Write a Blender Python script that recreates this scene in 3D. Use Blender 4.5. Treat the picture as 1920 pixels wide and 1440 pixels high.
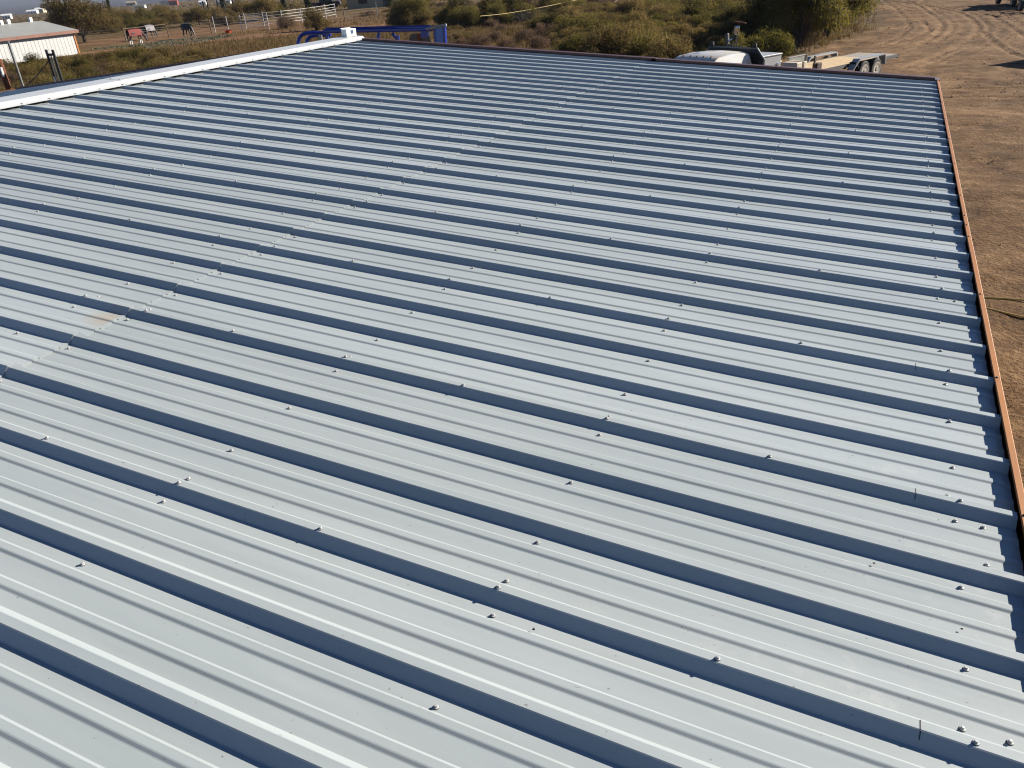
import bpy, bmesh, math, random
import numpy as np
from mathutils import Vector, Matrix, Euler

random.seed(7)
RNG = np.random.default_rng(11)
SC = bpy.context.scene
COL = SC.collection
for o in list(bpy.data.objects):
    bpy.data.objects.remove(o)
PI = math.pi

# ------------------------------------------------------------------ camera
cam_d = bpy.data.cameras.new('camera')
cam_d.sensor_width = 36.0
cam_d.sensor_fit = 'HORIZONTAL'
cam_d.lens = 36.0 * 1473.47 / 1920.0
cam_d.clip_start = 0.05
cam_d.clip_end = 20000
cam = bpy.data.objects.new('camera', cam_d)
COL.objects.link(cam)
_r = Vector((0.913316, 0.401935, -0.065593))
_d = Vector((0.136388, -0.453636, -0.880689))
_f = Vector((-0.383734, 0.795401, -0.469132))
_m = Matrix((_r, -_d, -_f)).transposed().to_4x4()
_m.translation = Vector((-0.53372, -11.13719, 4.70))
cam.matrix_world = _m
SC.camera = cam

# ------------------------------------------------------------------ sky and sun
SUN_EL = math.radians(23.6)
SUN_AZ = math.radians(44.7)          # clockwise from +Y towards +X
world = bpy.data.worlds.new('World')
SC.world = world
world.use_nodes = True
wn = world.node_tree
wn.nodes.clear()
w_out = wn.nodes.new('ShaderNodeOutputWorld')
w_bg = wn.nodes.new('ShaderNodeBackground')
w_sky = wn.nodes.new('ShaderNodeTexSky')
w_sky.sky_type = 'NISHITA'
w_sky.sun_disc = False
w_sky.sun_elevation = SUN_EL
w_sky.sun_rotation = SUN_AZ
w_sky.altitude = 1300
w_sky.air_density = 0.7
w_sky.dust_density = 0.05
w_sky.ozone_density = 5.0
w_bg.inputs['Strength'].default_value = 0.05
wn.links.new(w_sky.outputs[0], w_bg.inputs[0])
wn.links.new(w_bg.outputs[0], w_out.inputs[0])

sun_d = bpy.data.lights.new('sun', 'SUN')
sun_d.energy = 5.0
sun_d.angle = math.radians(0.5)
sun_d.color = (1.0, 0.93, 0.82)
sun = bpy.data.objects.new('sun', sun_d)
COL.objects.link(sun)
SUN_DIR = Vector((math.sin(SUN_AZ) * math.cos(SUN_EL), math.cos(SUN_AZ) * math.cos(SUN_EL), math.sin(SUN_EL)))
sun.rotation_euler = SUN_DIR.to_track_quat('Z', 'Y').to_euler()
sun.location = (20, 20, 30)

SC.view_settings.view_transform = 'Standard'
SC.view_settings.look = 'None'
SC.view_settings.exposure = 1.3
SC.view_settings.gamma = 1.0
SC.view_settings.use_curve_mapping = False
SC.render.engine = 'CYCLES'
SC.cycles.filter_width = 1.15
SC.cycles.max_bounces = 6
SC.cycles.transparent_max_bounces = 8

# ------------------------------------------------------------------ helpers
ALB = 0.60                            # picture values to surface reflectance at this exposure
def srgb(r, g, b):
    def c(v):
        v /= 255.0
        return v / 12.92 if v <= 0.04045 else ((v + 0.055) / 1.055) ** 2.4
    return (c(r) * ALB, c(g) * ALB, c(b) * ALB, 1.0)

class NT:
    """small node-tree helper"""
    def __init__(self, name):
        self.m = bpy.data.materials.new(name)
        self.m.use_nodes = True
        self.t = self.m.node_tree
        self.b = self.t.nodes['Principled BSDF']
    def n(self, typ, **kw):
        nd = self.t.nodes.new(typ)
        for k, v in kw.items():
            setattr(nd, k, v)
        return nd
    def l(self, a, b):
        self.t.links.new(a, b)
    def noise(self, scale, detail=4, rough=0.6, coord=None):
        nd = self.n('ShaderNodeTexNoise')
        nd.inputs['Scale'].default_value = scale
        nd.inputs['Detail'].default_value = detail
        nd.inputs['Roughness'].default_value = rough
        if coord is not None:
            self.l(coord, nd.inputs['Vector'])
        return nd.outputs['Fac']
    def ramp(self, fac, stops):
        nd = self.n('ShaderNodeValToRGB')
        cr = nd.color_ramp
        while len(cr.elements) < len(stops):
            cr.elements.new(0.5)
        for e, (p, c) in zip(cr.elements, stops):
            e.position = p
            e.color = c if len(c) == 4 else (*c, 1)
        self.l(fac, nd.inputs[0])
        return nd.outputs[0]
    def mix(self, fac, a, b, mode='MIX'):
        nd = self.n('ShaderNodeMix', data_type='RGBA', blend_type=mode)
        for src, i in ((fac, 0), (a, 6), (b, 7)):
            if hasattr(src, 'links') or isinstance(src, bpy.types.NodeSocket):
                self.l(src, nd.inputs[i])
            else:
                nd.inputs[i].default_value = src
        return nd.outputs[2]
    def math(self, op, a, b=0.0, c=None):
        nd = self.n('ShaderNodeMath', operation=op)
        for i, s in enumerate((a, b) if c is None else (a, b, c)):
            if isinstance(s, bpy.types.NodeSocket):
                self.l(s, nd.inputs[i])
            else:
                nd.inputs[i].default_value = s
        return nd.outputs[0]
    def bump(self, h, strength=0.3, dist=0.02):
        nd = self.n('ShaderNodeBump')
        nd.inputs['Strength'].default_value = strength
        nd.inputs['Distance'].default_value = dist
        self.l(h, nd.inputs['Height'])
        self.l(nd.outputs[0], self.b.inputs['Normal'])
    def world(self):
        return self.n('ShaderNodeNewGeometry').outputs['Position']
    def obj(self):
        return self.n('ShaderNodeTexCoord').outputs['Object']

def simple(name, col, rough=0.6, metal=0.0, var=0.25, scale=6.0, bump=0.0, spec=0.5):
    """a painted or plain surface with a little dirt variation"""
    m = NT(name)
    co = m.obj()
    f = m.noise(scale, 5, 0.65, co)
    lo = tuple(c * (1 - var) for c in col[:3]) + (1,)
    hi = tuple(min(1, c * (1 + var * 0.6)) for c in col[:3]) + (1,)
    m.l(m.ramp(f, [(0.3, lo), (0.7, hi)]), m.b.inputs['Base Color'])
    m.b.inputs['Roughness'].default_value = rough
    m.b.inputs['Metallic'].default_value = metal
    m.b.inputs['Specular IOR Level'].default_value = spec
    if bump:
        m.bump(m.noise(scale * 6, 4, 0.6, co), bump, 0.01)
    return m.m

class MB:
    """collects faces and links them as ONE mesh object"""
    def __init__(self):
        self.v = []
        self.f = []
        self.mi = []
        self.cur = 0
    def add(self, vs, fs):
        n = len(self.v)
        self.v += [tuple(p) for p in vs]
        self.f += [tuple(i + n for i in f) for f in fs]
        self.mi += [self.cur] * len(fs)
        return self
    def box(self, c, s, rz=0.0, ry=0.0, rx=0.0, taper=None):
        R = Euler((rx, ry, rz)).to_matrix()
        hx, hy, hz = s[0] / 2, s[1] / 2, s[2] / 2
        vs = []
        for z in (-1, 1):
            k = 1 if (z < 0 or taper is None) else taper
            for x, y in ((-1, -1), (1, -1), (1, 1), (-1, 1)):
                vs.append(R @ Vector((x * hx * k, y * hy * k, z * hz)) + Vector(c))
        return self.add(vs, [(0, 3, 2, 1), (4, 5, 6, 7), (0, 1, 5, 4), (1, 2, 6, 5), (2, 3, 7, 6), (3, 0, 4, 7)])
    def tube(self, pts, r, n=8, cap=True):
        pts = [Vector(p) for p in pts]
        rs = r if isinstance(r, (list, tuple)) else [r] * len(pts)
        vs, fs = [], []
        prev = None
        for i, p in enumerate(pts):
            t = (pts[min(i + 1, len(pts) - 1)] - pts[max(i - 1, 0)]).normalized()
            if prev is None:
                a = t.orthogonal().normalized()
            else:
                a = (prev - t * prev.dot(t))
                a = a.normalized() if a.length > 1e-6 else t.orthogonal().normalized()
            prev = a
            b = t.cross(a)
            for k in range(n):
                an = 2 * PI * k / n
                vs.append(p + (a * math.cos(an) + b * math.sin(an)) * rs[i])
        for i in range(len(pts) - 1):
            for k in range(n):
                k2 = (k + 1) % n
                fs.append((i * n + k, i * n + k2, (i + 1) * n + k2, (i + 1) * n + k))
        if cap:
            fs.append(tuple(reversed(range(n))))
            fs.append(tuple((len(pts) - 1) * n + k for k in range(n)))
        return self.add(vs, fs)
    def prism(self, prof, y0, y1, axis='y', t0=1.0, t1=1.0):
        """extrude a closed 2-D outline (x,z) from y0 to y1"""
        n = len(prof)
        vs = [(x, y0, z) for x, z in prof] + [(x, y1, z) for x, z in prof]
        if axis == 'x':
            vs = [(y, x, z) for x, y, z in vs]
        fs = [tuple(range(n)), tuple(reversed(range(n, 2 * n)))]
        for i in range(n):
            j = (i + 1) % n
            fs.append((i, i + n, j + n, j))
        return self.add(vs, fs)
    def lathe(self, prof, n=12, M=None):
        vs, fs = [], []
        for r, z in prof:
            for k in range(n):
                a = 2 * PI * k / n
                p = Vector((r * math.cos(a), r * math.sin(a), z))
                vs.append(M @ p if M else p)
        for i in range(len(prof) - 1):
            for k in range(n):
                k2 = (k + 1) % n
                fs.append((i * n + k, i * n + k2, (i + 1) * n + k2, (i + 1) * n + k))
        fs.append(tuple(reversed(range(n))))
        fs.append(tuple((len(prof) - 1) * n + k for k in range(n)))
        return self.add(vs, fs)
    def mesh(self, name, mats, smooth=False):
        me = bpy.data.meshes.new(name)
        me.from_pydata(self.v, [], self.f)
        for m in (mats if isinstance(mats, (list, tuple)) else [mats]):
            me.materials.append(m)
        if self.mi and max(self.mi):
            me.polygons.foreach_set('material_index', self.mi)
        if smooth:
            me.polygons.foreach_set('use_smooth', [True] * len(me.polygons))
            me.set_sharp_from_angle(angle=math.radians(40))
        me.update()
        bm = bmesh.new()
        bm.from_mesh(me)
        bmesh.ops.recalc_face_normals(bm, faces=bm.faces)
        bm.to_mesh(me)
        bm.free()
        return me
    def build(self, name, mats, parent=None, smooth=False, bevel=0.0):
        o = bpy.data.objects.new(name, self.mesh(name, mats, smooth))
        COL.objects.link(o)
        if parent is not None:
            o.parent = parent
        if bevel:
            bv = o.modifiers.new('bevel', 'BEVEL')
            bv.width = bevel
            bv.segments = 2
            bv.limit_method = 'ANGLE'
        return o

def tag(o, label=None, cat=None, group=None, kind=None):
    if label: o['label'] = label
    if cat: o['category'] = cat
    if group: o['group'] = group
    if kind: o['kind'] = kind
    return o

def thing(name, label, cat, loc=(0, 0, 0), rz=0.0, group=None):
    o = bpy.data.objects.new(name, None)
    o.empty_display_size = 0.3
    COL.objects.link(o)
    o.location = loc
    o.rotation_euler = (0, 0, rz)
    return tag(o, label, cat, group)

def copy_tree(o, parent=None):
    c = o.copy()
    COL.objects.link(c)
    if parent is not None:
        c.parent = parent
    for ch in o.children:
        copy_tree(ch, c)
    return c

def linked(name, me, parent, loc=(0, 0, 0), rot=(0, 0, 0)):
    o = bpy.data.objects.new(name, me)
    COL.objects.link(o)
    o.parent = parent
    o.location = loc
    o.rotation_euler = rot
    return o

def smoothstep(a, b, x):
    t = np.clip((x - a) / (b - a), 0, 1)
    return t * t * (3 - 2 * t)

def value_noise(x, y, scale, seed):
    """smooth 2-D noise, numpy"""
    x = np.asarray(x) / scale + seed * 17.3
    y = np.asarray(y) / scale - seed * 9.1
    xi, yi = np.floor(x).astype(np.int64), np.floor(y).astype(np.int64)
    fx, fy = x - xi, y - yi
    fx, fy = fx * fx * (3 - 2 * fx), fy * fy * (3 - 2 * fy)
    def h(a, b):
        v = (a * 374761393 + b * 668265263 + seed * 144665) & 0x7fffffff
        v = ((v ^ (v >> 13)) * 1274126177) & 0x7fffffff
        return (v & 0xffff) / 65535.0
    return (h(xi, yi) * (1 - fx) + h(xi + 1, yi) * fx) * (1 - fy) + (h(xi, yi + 1) * (1 - fx) + h(xi + 1, yi + 1) * fx) * fy

def seg_dist(px, py, pts):
    d = np.full(np.shape(px), 1e9)
    for (ax, ay), (bx, by) in zip(pts[:-1], pts[1:]):
        vx, vy = bx - ax, by - ay
        t = np.clip(((px - ax) * vx + (py - ay) * vy) / (vx * vx + vy * vy + 1e-9), 0, 1)
        d = np.minimum(d, np.hypot(px - ax - t * vx, py - ay - t * vy))
    return d

def spline(pts, n=8):
    """Catmull-Rom through 2-D or 3-D points"""
    P = [Vector(p) for p in pts]
    P = [P[0] * 2 - P[1]] + P + [P[-1] * 2 - P[-2]]
    out = []
    for i in range(1, len(P) - 2):
        for k in range(n):
            t = k / n
            a, b, c, d = P[i - 1], P[i], P[i + 1], P[i + 2]
            out.append(0.5 * ((2 * b) + (c - a) * t + (2 * a - 5 * b + 4 * c - d) * t * t + (3 * b - a - 3 * c + d) * t ** 3))
    out.append(P[-2])
    return out

# ------------------------------------------------------------------ materials
def mat_roof():
    m = NT('roof_sheet_paint')
    co = m.world()
    mp = m.n('ShaderNodeMapping')
    mp.inputs['Scale'].default_value = (0.6, 3.0, 1.0)
    m.l(co, mp.inputs['Vector'])
    big = m.noise(1.1, 4, 0.55, mp.outputs[0])
    fine = m.noise(26.0, 5, 0.7, co)
    base = m.ramp(big, [(0.3, srgb(187, 196, 198)), (0.7, srgb(199, 207, 208))])
    # pale dusty scuffs near the eave where boots have walked
    sc = m.noise(5.0, 6, 0.75, co)
    scm = m.ramp(sc, [(0.58, (0, 0, 0, 1)), (0.72, (1, 1, 1, 1))])
    sep = m.n('ShaderNodeSeparateXYZ')
    m.l(co, sep.inputs[0])
    near_eave = m.n('ShaderNodeMapRange')
    near_eave.inputs['From Min'].default_value = -1.5
    near_eave.inputs['From Max'].default_value = -0.3
    m.l(sep.outputs['X'], near_eave.inputs['Value'])
    scuff = m.math('MULTIPLY', m.math('MULTIPLY', scm, near_eave.outputs[0]), 0.40)
    oi = m.n('ShaderNodeObjectInfo')
    mps = m.n('ShaderNodeMapping')
    mps.inputs['Scale'].default_value = (0.35, 14.0, 1.0)
    m.l(co, mps.inputs['Vector'])
    streak = m.noise(1.6, 5, 0.7, mps.outputs[0])
    tone = m.math('ADD', m.math('MULTIPLY', oi.outputs['Random'], 0.55), m.math('MULTIPLY', streak, 0.7))
    tm = m.ramp(tone, [(0.25, (0.90, 0.90, 0.89, 1)), (0.85, (1.05, 1.05, 1.05, 1))])
    base = m.mix(1.0, base, tm, 'MULTIPLY')
    c1 = m.mix(scuff, base, srgb(226, 226, 220))
    # small dirt specks
    sp = m.noise(70.0, 2, 0.5, co)
    spm = m.ramp(sp, [(0.735, (0, 0, 0, 1)), (0.77, (1, 1, 1, 1))])
    c2 = m.mix(m.math('MULTIPLY', spm, 0.5), c1, srgb(96, 92, 84))
    # ochre water stain at one end lap
    dx = m.math('MULTIPLY', m.math('ADD', sep.outputs['X'], 3.575), 6.5)
    dy = m.math('MULTIPLY', m.math('ADD', sep.outputs['Y'], 8.93), 8.0)
    rr = m.math('SQRT', m.math('ADD', m.math('MULTIPLY', dx, dx), m.math('MULTIPLY', dy, dy)))
    st = m.ramp(m.math('ADD', rr, m.math('MULTIPLY', m.math('SUBTRACT', m.noise(9.0, 5, 0.7, co), 0.5), 1.0)), [(0.25, (1, 1, 1, 1)), (0.85, (0, 0, 0, 1))])
    st = m.math('MULTIPLY', st, m.math('LESS_THAN', sep.outputs['X'], -3.552))
    c3 = m.mix(m.math('MULTIPLY', st, 0.42), c2, srgb(196, 166, 112))
    m.l(c3, m.b.inputs['Base Color'])
    rg = m.n('ShaderNodeMapRange')
    rg.inputs['To Min'].default_value = 0.24
    rg.inputs['To Max'].default_value = 0.38
    m.l(fine, rg.inputs['Value'])
    m.l(rg.outputs[0], m.b.inputs['Roughness'])
    m.b.inputs['Specular IOR Level'].default_value = 0.45
    mp2 = m.n('ShaderNodeMapping')
    mp2.inputs['Scale'].default_value = (0.5, 2.5, 1.0)
    m.l(co, mp2.inputs['Vector'])
    m.bump(m.noise(2.2, 2, 0.5, mp2.outputs[0]), 0.16, 0.03)
    return m.m

M = {}
M['roof'] = mat_roof()
M['screw'] = simple('screw_head_zinc', (.36, .36, .355, 1), 0.5, 0.1, 0.2, 60)
M['rubber'] = simple('black_rubber', (0.012, 0.012, 0.012, 1), 0.7, 0, 0.2, 30)
M['white_trim'] = simple('white_trim_paint', (0.43, 0.44, 0.44, 1), 0.35, 0, 0.04, 2.0)
M['closure'] = simple('dark_foam_closure', (0.02, 0.02, 0.018, 1), 0.9)
M['wall_sheet'] = simple('tan_wall_sheet', srgb(170, 158, 138), 0.5, 0, 0.08)
M['white'] = simple('white_paint', (0.66, 0.66, 0.63, 1), 0.45, 0, 0.08, 3)
M['dull_white'] = simple('weathered_white_pipe', (0.42, 0.41, 0.39, 1), 0.6, 0, 0.25, 3)
M['black_steel'] = simple('black_steel', (0.015, 0.016, 0.016, 1), 0.5, 0.2, 0.3, 8)
M['grey_steel'] = simple('galvanised_steel', srgb(164, 166, 162), 0.45, 0.3, 0.25, 8)
M['dark_grey'] = simple('dark_grey_plate', srgb(92, 88, 82), 0.6, 0.1, 0.25, 6)
M['blue'] = simple('blue_enamel', srgb(22, 58, 158), 0.3, 0.0, 0.2, 4)
M['light_blue'] = simple('light_blue_enamel', srgb(70, 128, 215), 0.35, 0.0, 0.12, 4)
M['rust'] = simple('rusty_pipe', srgb(118, 66, 34), 0.85, 0.0, 0.4, 14, 0.3)
M['wood_deck'] = simple('weathered_deck_plank', srgb(232, 200, 150), 0.8, 0, 0.25, 5, 0.2)
M['wood_post'] = simple('weathered_wood', srgb(128, 112, 92), 0.9, 0, 0.35, 10, 0.3)
M['alu'] = simple('aluminium_tread', srgb(206, 206, 202), 0.4, 0.25, 0.15, 20)
M['chrome'] = simple('chrome', (0.7, 0.7, 0.7, 1), 0.12, 1.0, 0.05)
M['glass'] = simple('dark_glass', (0.012, 0.016, 0.02, 1), 0.06, 0.0, 0.1)
M['amber'] = simple('amber_lens', srgb(120, 60, 20), 0.3)
M['red_lens'] = simple('red_lens', srgb(150, 14, 10), 0.3)
M['tyre'] = simple('tyre_rubber', (0.022, 0.021, 0.02, 1), 0.85, 0, 0.3, 18, 0.2)
M['rim_white'] = simple('dusty_white_rim', srgb(190, 178, 160), 0.6, 0, 0.3, 12)
M['rim_steel'] = simple('steel_rim', srgb(150, 150, 150), 0.35, 0.8, 0.2)
M['maroon'] = simple('maroon_paint', srgb(70, 14, 20), 0.25, 0, 0.1)
M['navy'] = simple('navy_black_paint', srgb(16, 20, 40), 0.25, 0, 0.1)
M['orange'] = simple('orange_plastic', srgb(214, 82, 44), 0.5, 0, 0.15)
M['yellow_cord'] = simple('yellow_cord', srgb(240, 206, 120), 0.6)
M['wire'] = simple('fence_wire', srgb(120, 112, 104), 0.5, 0.4)
M['stone'] = simple('pale_stone', srgb(176, 148, 118), 0.95, 0, 0.35, 12)
M['hay'] = simple('grey_green_hay', srgb(88, 88, 66), 0.95, 0, 0.45, 3, 0.4)
M['bark'] = simple('mesquite_bark', srgb(84, 68, 54), 0.95, 0, 0.35, 10, 0.4)
M['dry_stick'] = simple('dry_branch', srgb(104, 92, 78), 0.95, 0, 0.4, 8)

def mat_brown():
    m = NT('copper_brown_paint')
    co = m.world()
    f = m.noise(3.0, 5, 0.6, co)
    m.l(m.ramp(f, [(0.3, srgb(176, 110, 42)), (0.7, srgb(196, 128, 54))]), m.b.inputs['Base Color'])
    m.b.inputs['Roughness'].default_value = 0.48
    m.b.inputs['Specular IOR Level'].default_value = 0.35
    return m.m
M['brown'] = mat_brown()
M['maroon_trim'] = simple('dark_maroon_trim', srgb(92, 56, 50), 0.5, 0, 0.12, 3)

def mat_truck_white():
    m = NT('dusty_white_cab_paint')
    co = m.obj()
    mp = m.n('ShaderNodeMapping')
    mp.inputs['Scale'].default_value = (0.8, 9.0, 1.0)
    m.l(co, mp.inputs['Vector'])
    f = m.noise(1.4, 4, 0.6, mp.outputs[0])
    m.l(m.ramp(f, [(0.42, srgb(240, 240, 236)), (0.62, srgb(232, 214, 184))]), m.b.inputs['Base Color'])
    m.b.inputs['Roughness'].default_value = 0.3
    return m.m
M['cab_white'] = mat_truck_white()

def mat_leaf(name, c_lo, c_mid, c_hi, transl=0.55):
    m = NT(name)
    at = m.n('ShaderNodeAttribute', attribute_name='tint')
    oi = m.n('ShaderNodeObjectInfo')
    fac = m.math('ADD', m.math('MULTIPLY', at.outputs['Fac'], 0.7), m.math('MULTIPLY', oi.outputs['Random'], 0.3))
    c = m.ramp(fac, [(0.1, c_lo), (0.5, c_mid), (0.9, c_hi)])
    m.l(c, m.b.inputs['Base Color'])
    m.b.inputs['Roughness'].default_value = 0.75
    m.b.inputs['Specular IOR Level'].default_value = 0.2
    tr = m.n('ShaderNodeBsdfTranslucent')
    m.l(c, tr.inputs['Color'])
    ms = m.n('ShaderNodeMixShader')
    ms.inputs[0].default_value = transl
    m.l(m.b.outputs[0], ms.inputs[1])
    m.l(tr.outputs[0], ms.inputs[2])
    m.l(ms.outputs[0], m.t.nodes['Material Output'].inputs[0])
    return m.m
M['leaf_olive'] = mat_leaf('olive_leaf', srgb(94, 80, 43), srgb(126, 106, 59), srgb(155, 132, 81))
M['leaf_green'] = mat_leaf('green_leaf', srgb(85, 77, 35), srgb(115, 104, 48), srgb(145, 128, 67))
M['leaf_bright'] = mat_leaf('bright_yellow_green_leaf', srgb(87, 84, 33), srgb(121, 111, 48), srgb(142, 126, 63))
M['leaf_grey'] = mat_leaf('bare_grey_twig', srgb(93, 74, 62), srgb(118, 94, 76), srgb(141, 115, 88))
M['leaf_dark'] = mat_leaf('dark_conifer_leaf', srgb(37, 46, 27), srgb(56, 67, 35), srgb(82, 88, 45))
M['grass'] = mat_leaf('dry_grass', srgb(90, 72, 43), srgb(123, 99, 59), srgb(152, 126, 82), 0.35)

def mat_ground():
    m = NT('desert_soil')
    co = m.world()
    a_veg = m.n('ShaderNodeAttribute', attribute_name='veg').outputs['Fac']
    a_trk = m.n('ShaderNodeAttribute', attribute_name='track').outputs['Fac']
    a_pth = m.n('ShaderNodeAttribute', attribute_name='bare').outputs['Fac']
    n1 = m.noise(0.35, 6, 0.65, co)
    n2 = m.noise(2.6, 6, 0.7, co)
    n3 = m.noise(14.0, 4, 0.7, co)
    n = m.math('ADD', m.math('MULTIPLY', n1, 0.46), m.math('ADD', m.math('MULTIPLY', n2, 0.30), m.math('MULTIPLY', n3, 0.24)))
    dirt = m.ramp(n, [(0.36, srgb(66, 47, 30)), (0.49, srgb(124, 93, 62)), (0.62, srgb(178, 142, 102))])
    veg = m.ramp(n, [(0.36, srgb(80, 62, 40)), (0.5, srgb(112, 90, 58)), (0.64, srgb(142, 118, 78))])
    bare = m.ramp(n, [(0.36, srgb(128, 92, 66)), (0.62, srgb(166, 126, 94))])
    c = m.mix(a_veg, dirt, veg)
    c = m.mix(a_pth, c, bare)
    c = m.mix(m.math('MULTIPLY', a_trk, 0.62), c, srgb(168, 136, 100))
    m.l(c, m.b.inputs['Base Color'])
    m.b.inputs['Roughness'].default_value = 0.95
    m.b.inputs['Specular IOR Level'].default_value = 0.1
    hh = m.math('ADD', m.math('MULTIPLY', n2, 0.6), m.math('MULTIPLY', n3, 0.5))
    m.bump(hh, 0.85, 0.10)
    return m.m
M['ground'] = mat_ground()

# ------------------------------------------------------------------ ground
TRACKS = [
    [(-1.94, 78.0), (-1.94, 70.3), (0.32, 64.3), (1.26, 56.2), (1.83, 47.7), (1.89, 43.1), (1.24, 37.5), (0.02, 33.0), (-0.94, 30.9), (-3.2, 26.5)],
    [(-0.5, 78.0), (-0.11, 68.8), (1.83, 59.5), (3.29, 53.1), (3.68, 46.1), (3.55, 40.9), (2.53, 34.9), (1.16, 29.7), (0.05, 26.4), (-1.6, 23.0)],
    [(3.62, 39.6), (2.78, 34.8), (1.92, 31.7), (0.91, 28.5), (-0.3, 25.0)],
    [(0.95, 48.1), (1.22, 41.8), (0.56, 38.3), (-0.42, 35.2), (-2.0, 31.0)],
    [(4.95, 50.0), (5.13, 43.7), (5.32, 37.8), (5.6, 30.0), (6.6, 22.0)],
    [(3.72, 39.7), (3.95, 33.2), (4.7, 27.0)],
    [(1.0, 20.9), (3.7, 21.2), (9.0, 20.6)],
    [(1.0, 19.0), (3.5, 19.1), (9.0, 18.6)],
]
TRACKS = [[(p.x, p.y) for p in spline(t, 10)] for t in TRACKS]
def beside(tr, off):
    out = []
    for i, (x, y) in enumerate(tr):
        (ax_, ay_), (bx_, by_) = tr[max(0, i - 1)], tr[min(len(tr) - 1, i + 1)]
        L = math.hypot(bx_ - ax_, by_ - ay_) or 1
        out.append((x - (by_ - ay_) / L * off, y + (bx_ - ax_) / L * off))
    return out
TRACKS = [(t, 1.0) for t in TRACKS] + [(beside(TRACKS[0], .55), .5), (beside(TRACKS[0], -1.7), .7), (beside(TRACKS[1], .5), .5), (beside(TRACKS[1], -1.6), .6), (beside(TRACKS[1], 1.1), .4), (beside(TRACKS[4], .8), .5)]
YARD_EDGE_Y = [-1600, -12, 8, 20, 28, 33, 40, 46, 55, 70, 90, 7600]
YARD_EDGE_X = [-13, -13, -9, -7, -5.6, -4.3, -2.4, -1.7, -1.8, -2.8, -4.5, -20]
PATH = [(-130, 5), (-95, 30), (-67, 48.6), (-62.5, 55.3), (-58.5, 60.5), (-50, 68), (-30, 80), (0, 98)]

def yard_x(y):
    return np.interp(y, YARD_EDGE_Y, YARD_EDGE_X)

def ground_z(x, y):
    x = np.asarray(x, float); y = np.asarray(y, float)
    d = np.hypot(x + 0.5, y + 11)
    z = np.interp(d, [0, 140, 200, 300, 400, 500, 600, 700, 800, 1000, 1300, 1700, 20000], [0, 0, -.8, -2.2, -3.5, -4.4, -5.0, -5.4, -5.5, -5.8, -13, -25, -25])
    amp = smoothstep(150, 500, d)
    z = z + amp * (value_noise(x, y, 220, 3) - 0.5) * 0.9
    return z

def track_field(x, y):
    """(height, lightness) of the tyre ruts"""
    h = np.zeros_like(x)
    t = np.zeros_like(x)
    for tr, amp_ in TRACKS:
        d = seg_dist(x, y, tr)
        k = amp_ * (0.55 + 0.5 * value_noise(x, y, 6.0, 21))
        h += k * (-0.055 * np.exp(-(d / 0.12) ** 2) + 0.03 * np.exp(-((d - 0.26) / 0.09) ** 2))
        t = np.maximum(t, k * .7 * np.exp(-((d - 0.30) / 0.15) ** 2))
    return h, t

def make_ground():
    def axis(dense, growth, lo, hi):
        a = list(dense)
        s = a[-1] - a[-2]
        while a[-1] < hi:
            s *= growth
            a.append(min(hi, a[-1] + s))
        s = a[1] - a[0]
        b = []
        c = a[0]
        while c > lo:
            s *= growth
            c = max(lo, c - s)
            b.append(c)
        return np.array(b[::-1] + a)
    xd = np.concatenate([np.arange(-112, -6, 0.8), np.arange(-6, 10.01, 0.12)])
    yd = np.concatenate([np.arange(-14, 76, 0.15), np.arange(76, 150, 0.8)])
    xs = axis(xd, 1.22, -7000, 2500)
    ys = axis(yd, 1.22, -1500, 7500)
    X, Y = np.meshgrid(xs, ys)
    Z = ground_z(X, Y)
    near = (X > -8) & (X < 14) & (Y < 85)
    h, t = np.zeros_like(X), np.zeros_like(X)
    hh, tt = track_field(X[near], Y[near])
    h[near], t[near] = hh, tt
    d = np.hypot(X, Y + 11)
    fade = 1 - smoothstep(80, 200, d)
    Z += h + fade * ((value_noise(X, Y, 3.1, 1) - .5) * 0.09 + (value_noise(X, Y, 0.7, 2) - .5) * 0.06 + (value_noise(X, Y, 0.33, 5) - .5) * 0.035)
    veg = smoothstep(-0.9, 0.9, yard_x(Y) - X + (value_noise(X, Y, 1.6, 4) - .5) * 3.0)
    pd = seg_dist(X, Y, PATH)
    bare = 1 - smoothstep(1.2, 2.6, pd + (value_noise(X, Y, 2.5, 6) - .5) * 1.4)
    pad = smoothstep(3, 9, (X + 96)) * smoothstep(-40, -52, X) * smoothstep(52, 58, Y + 0.0 * X) * smoothstep(92, 84, Y)
    bare = np.maximum(bare, 0.55 * pad)
    ny, nx = X.shape
    verts = np.stack([X, Y, Z], -1).reshape(-1, 3)
    idx = np.arange(nx * ny).reshape(ny, nx)
    quads = np.stack([idx[:-1, :-1], idx[:-1, 1:], idx[1:, 1:], idx[1:, :-1]], -1).reshape(-1, 4)
    me = bpy.data.meshes.new('ground')
    me.vertices.add(len(verts))
    me.vertices.foreach_set('co', verts.ravel())
    me.loops.add(quads.size)
    me.loops.foreach_set('vertex_index', quads.ravel())
    me.polygons.add(len(quads))
    me.polygons.foreach_set('loop_start', np.arange(0, quads.size, 4))
    me.polygons.foreach_set('loop_total', np.full(len(quads), 4))
    me.polygons.foreach_set('use_smooth', np.ones(len(quads), bool))
    me.update()
    me.validate()
    for nm, arr in (('veg', veg), ('track', t), ('bare', bare)):
        at = me.attributes.new(nm, 'FLOAT', 'POINT')
        at.data.foreach_set('value', arr.ravel().astype(np.float32))
    me.materials.append(M['ground'])
    o = bpy.data.objects.new('ground', me)
    COL.objects.link(o)
    tag(o, kind='structure')
make_ground()

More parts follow.
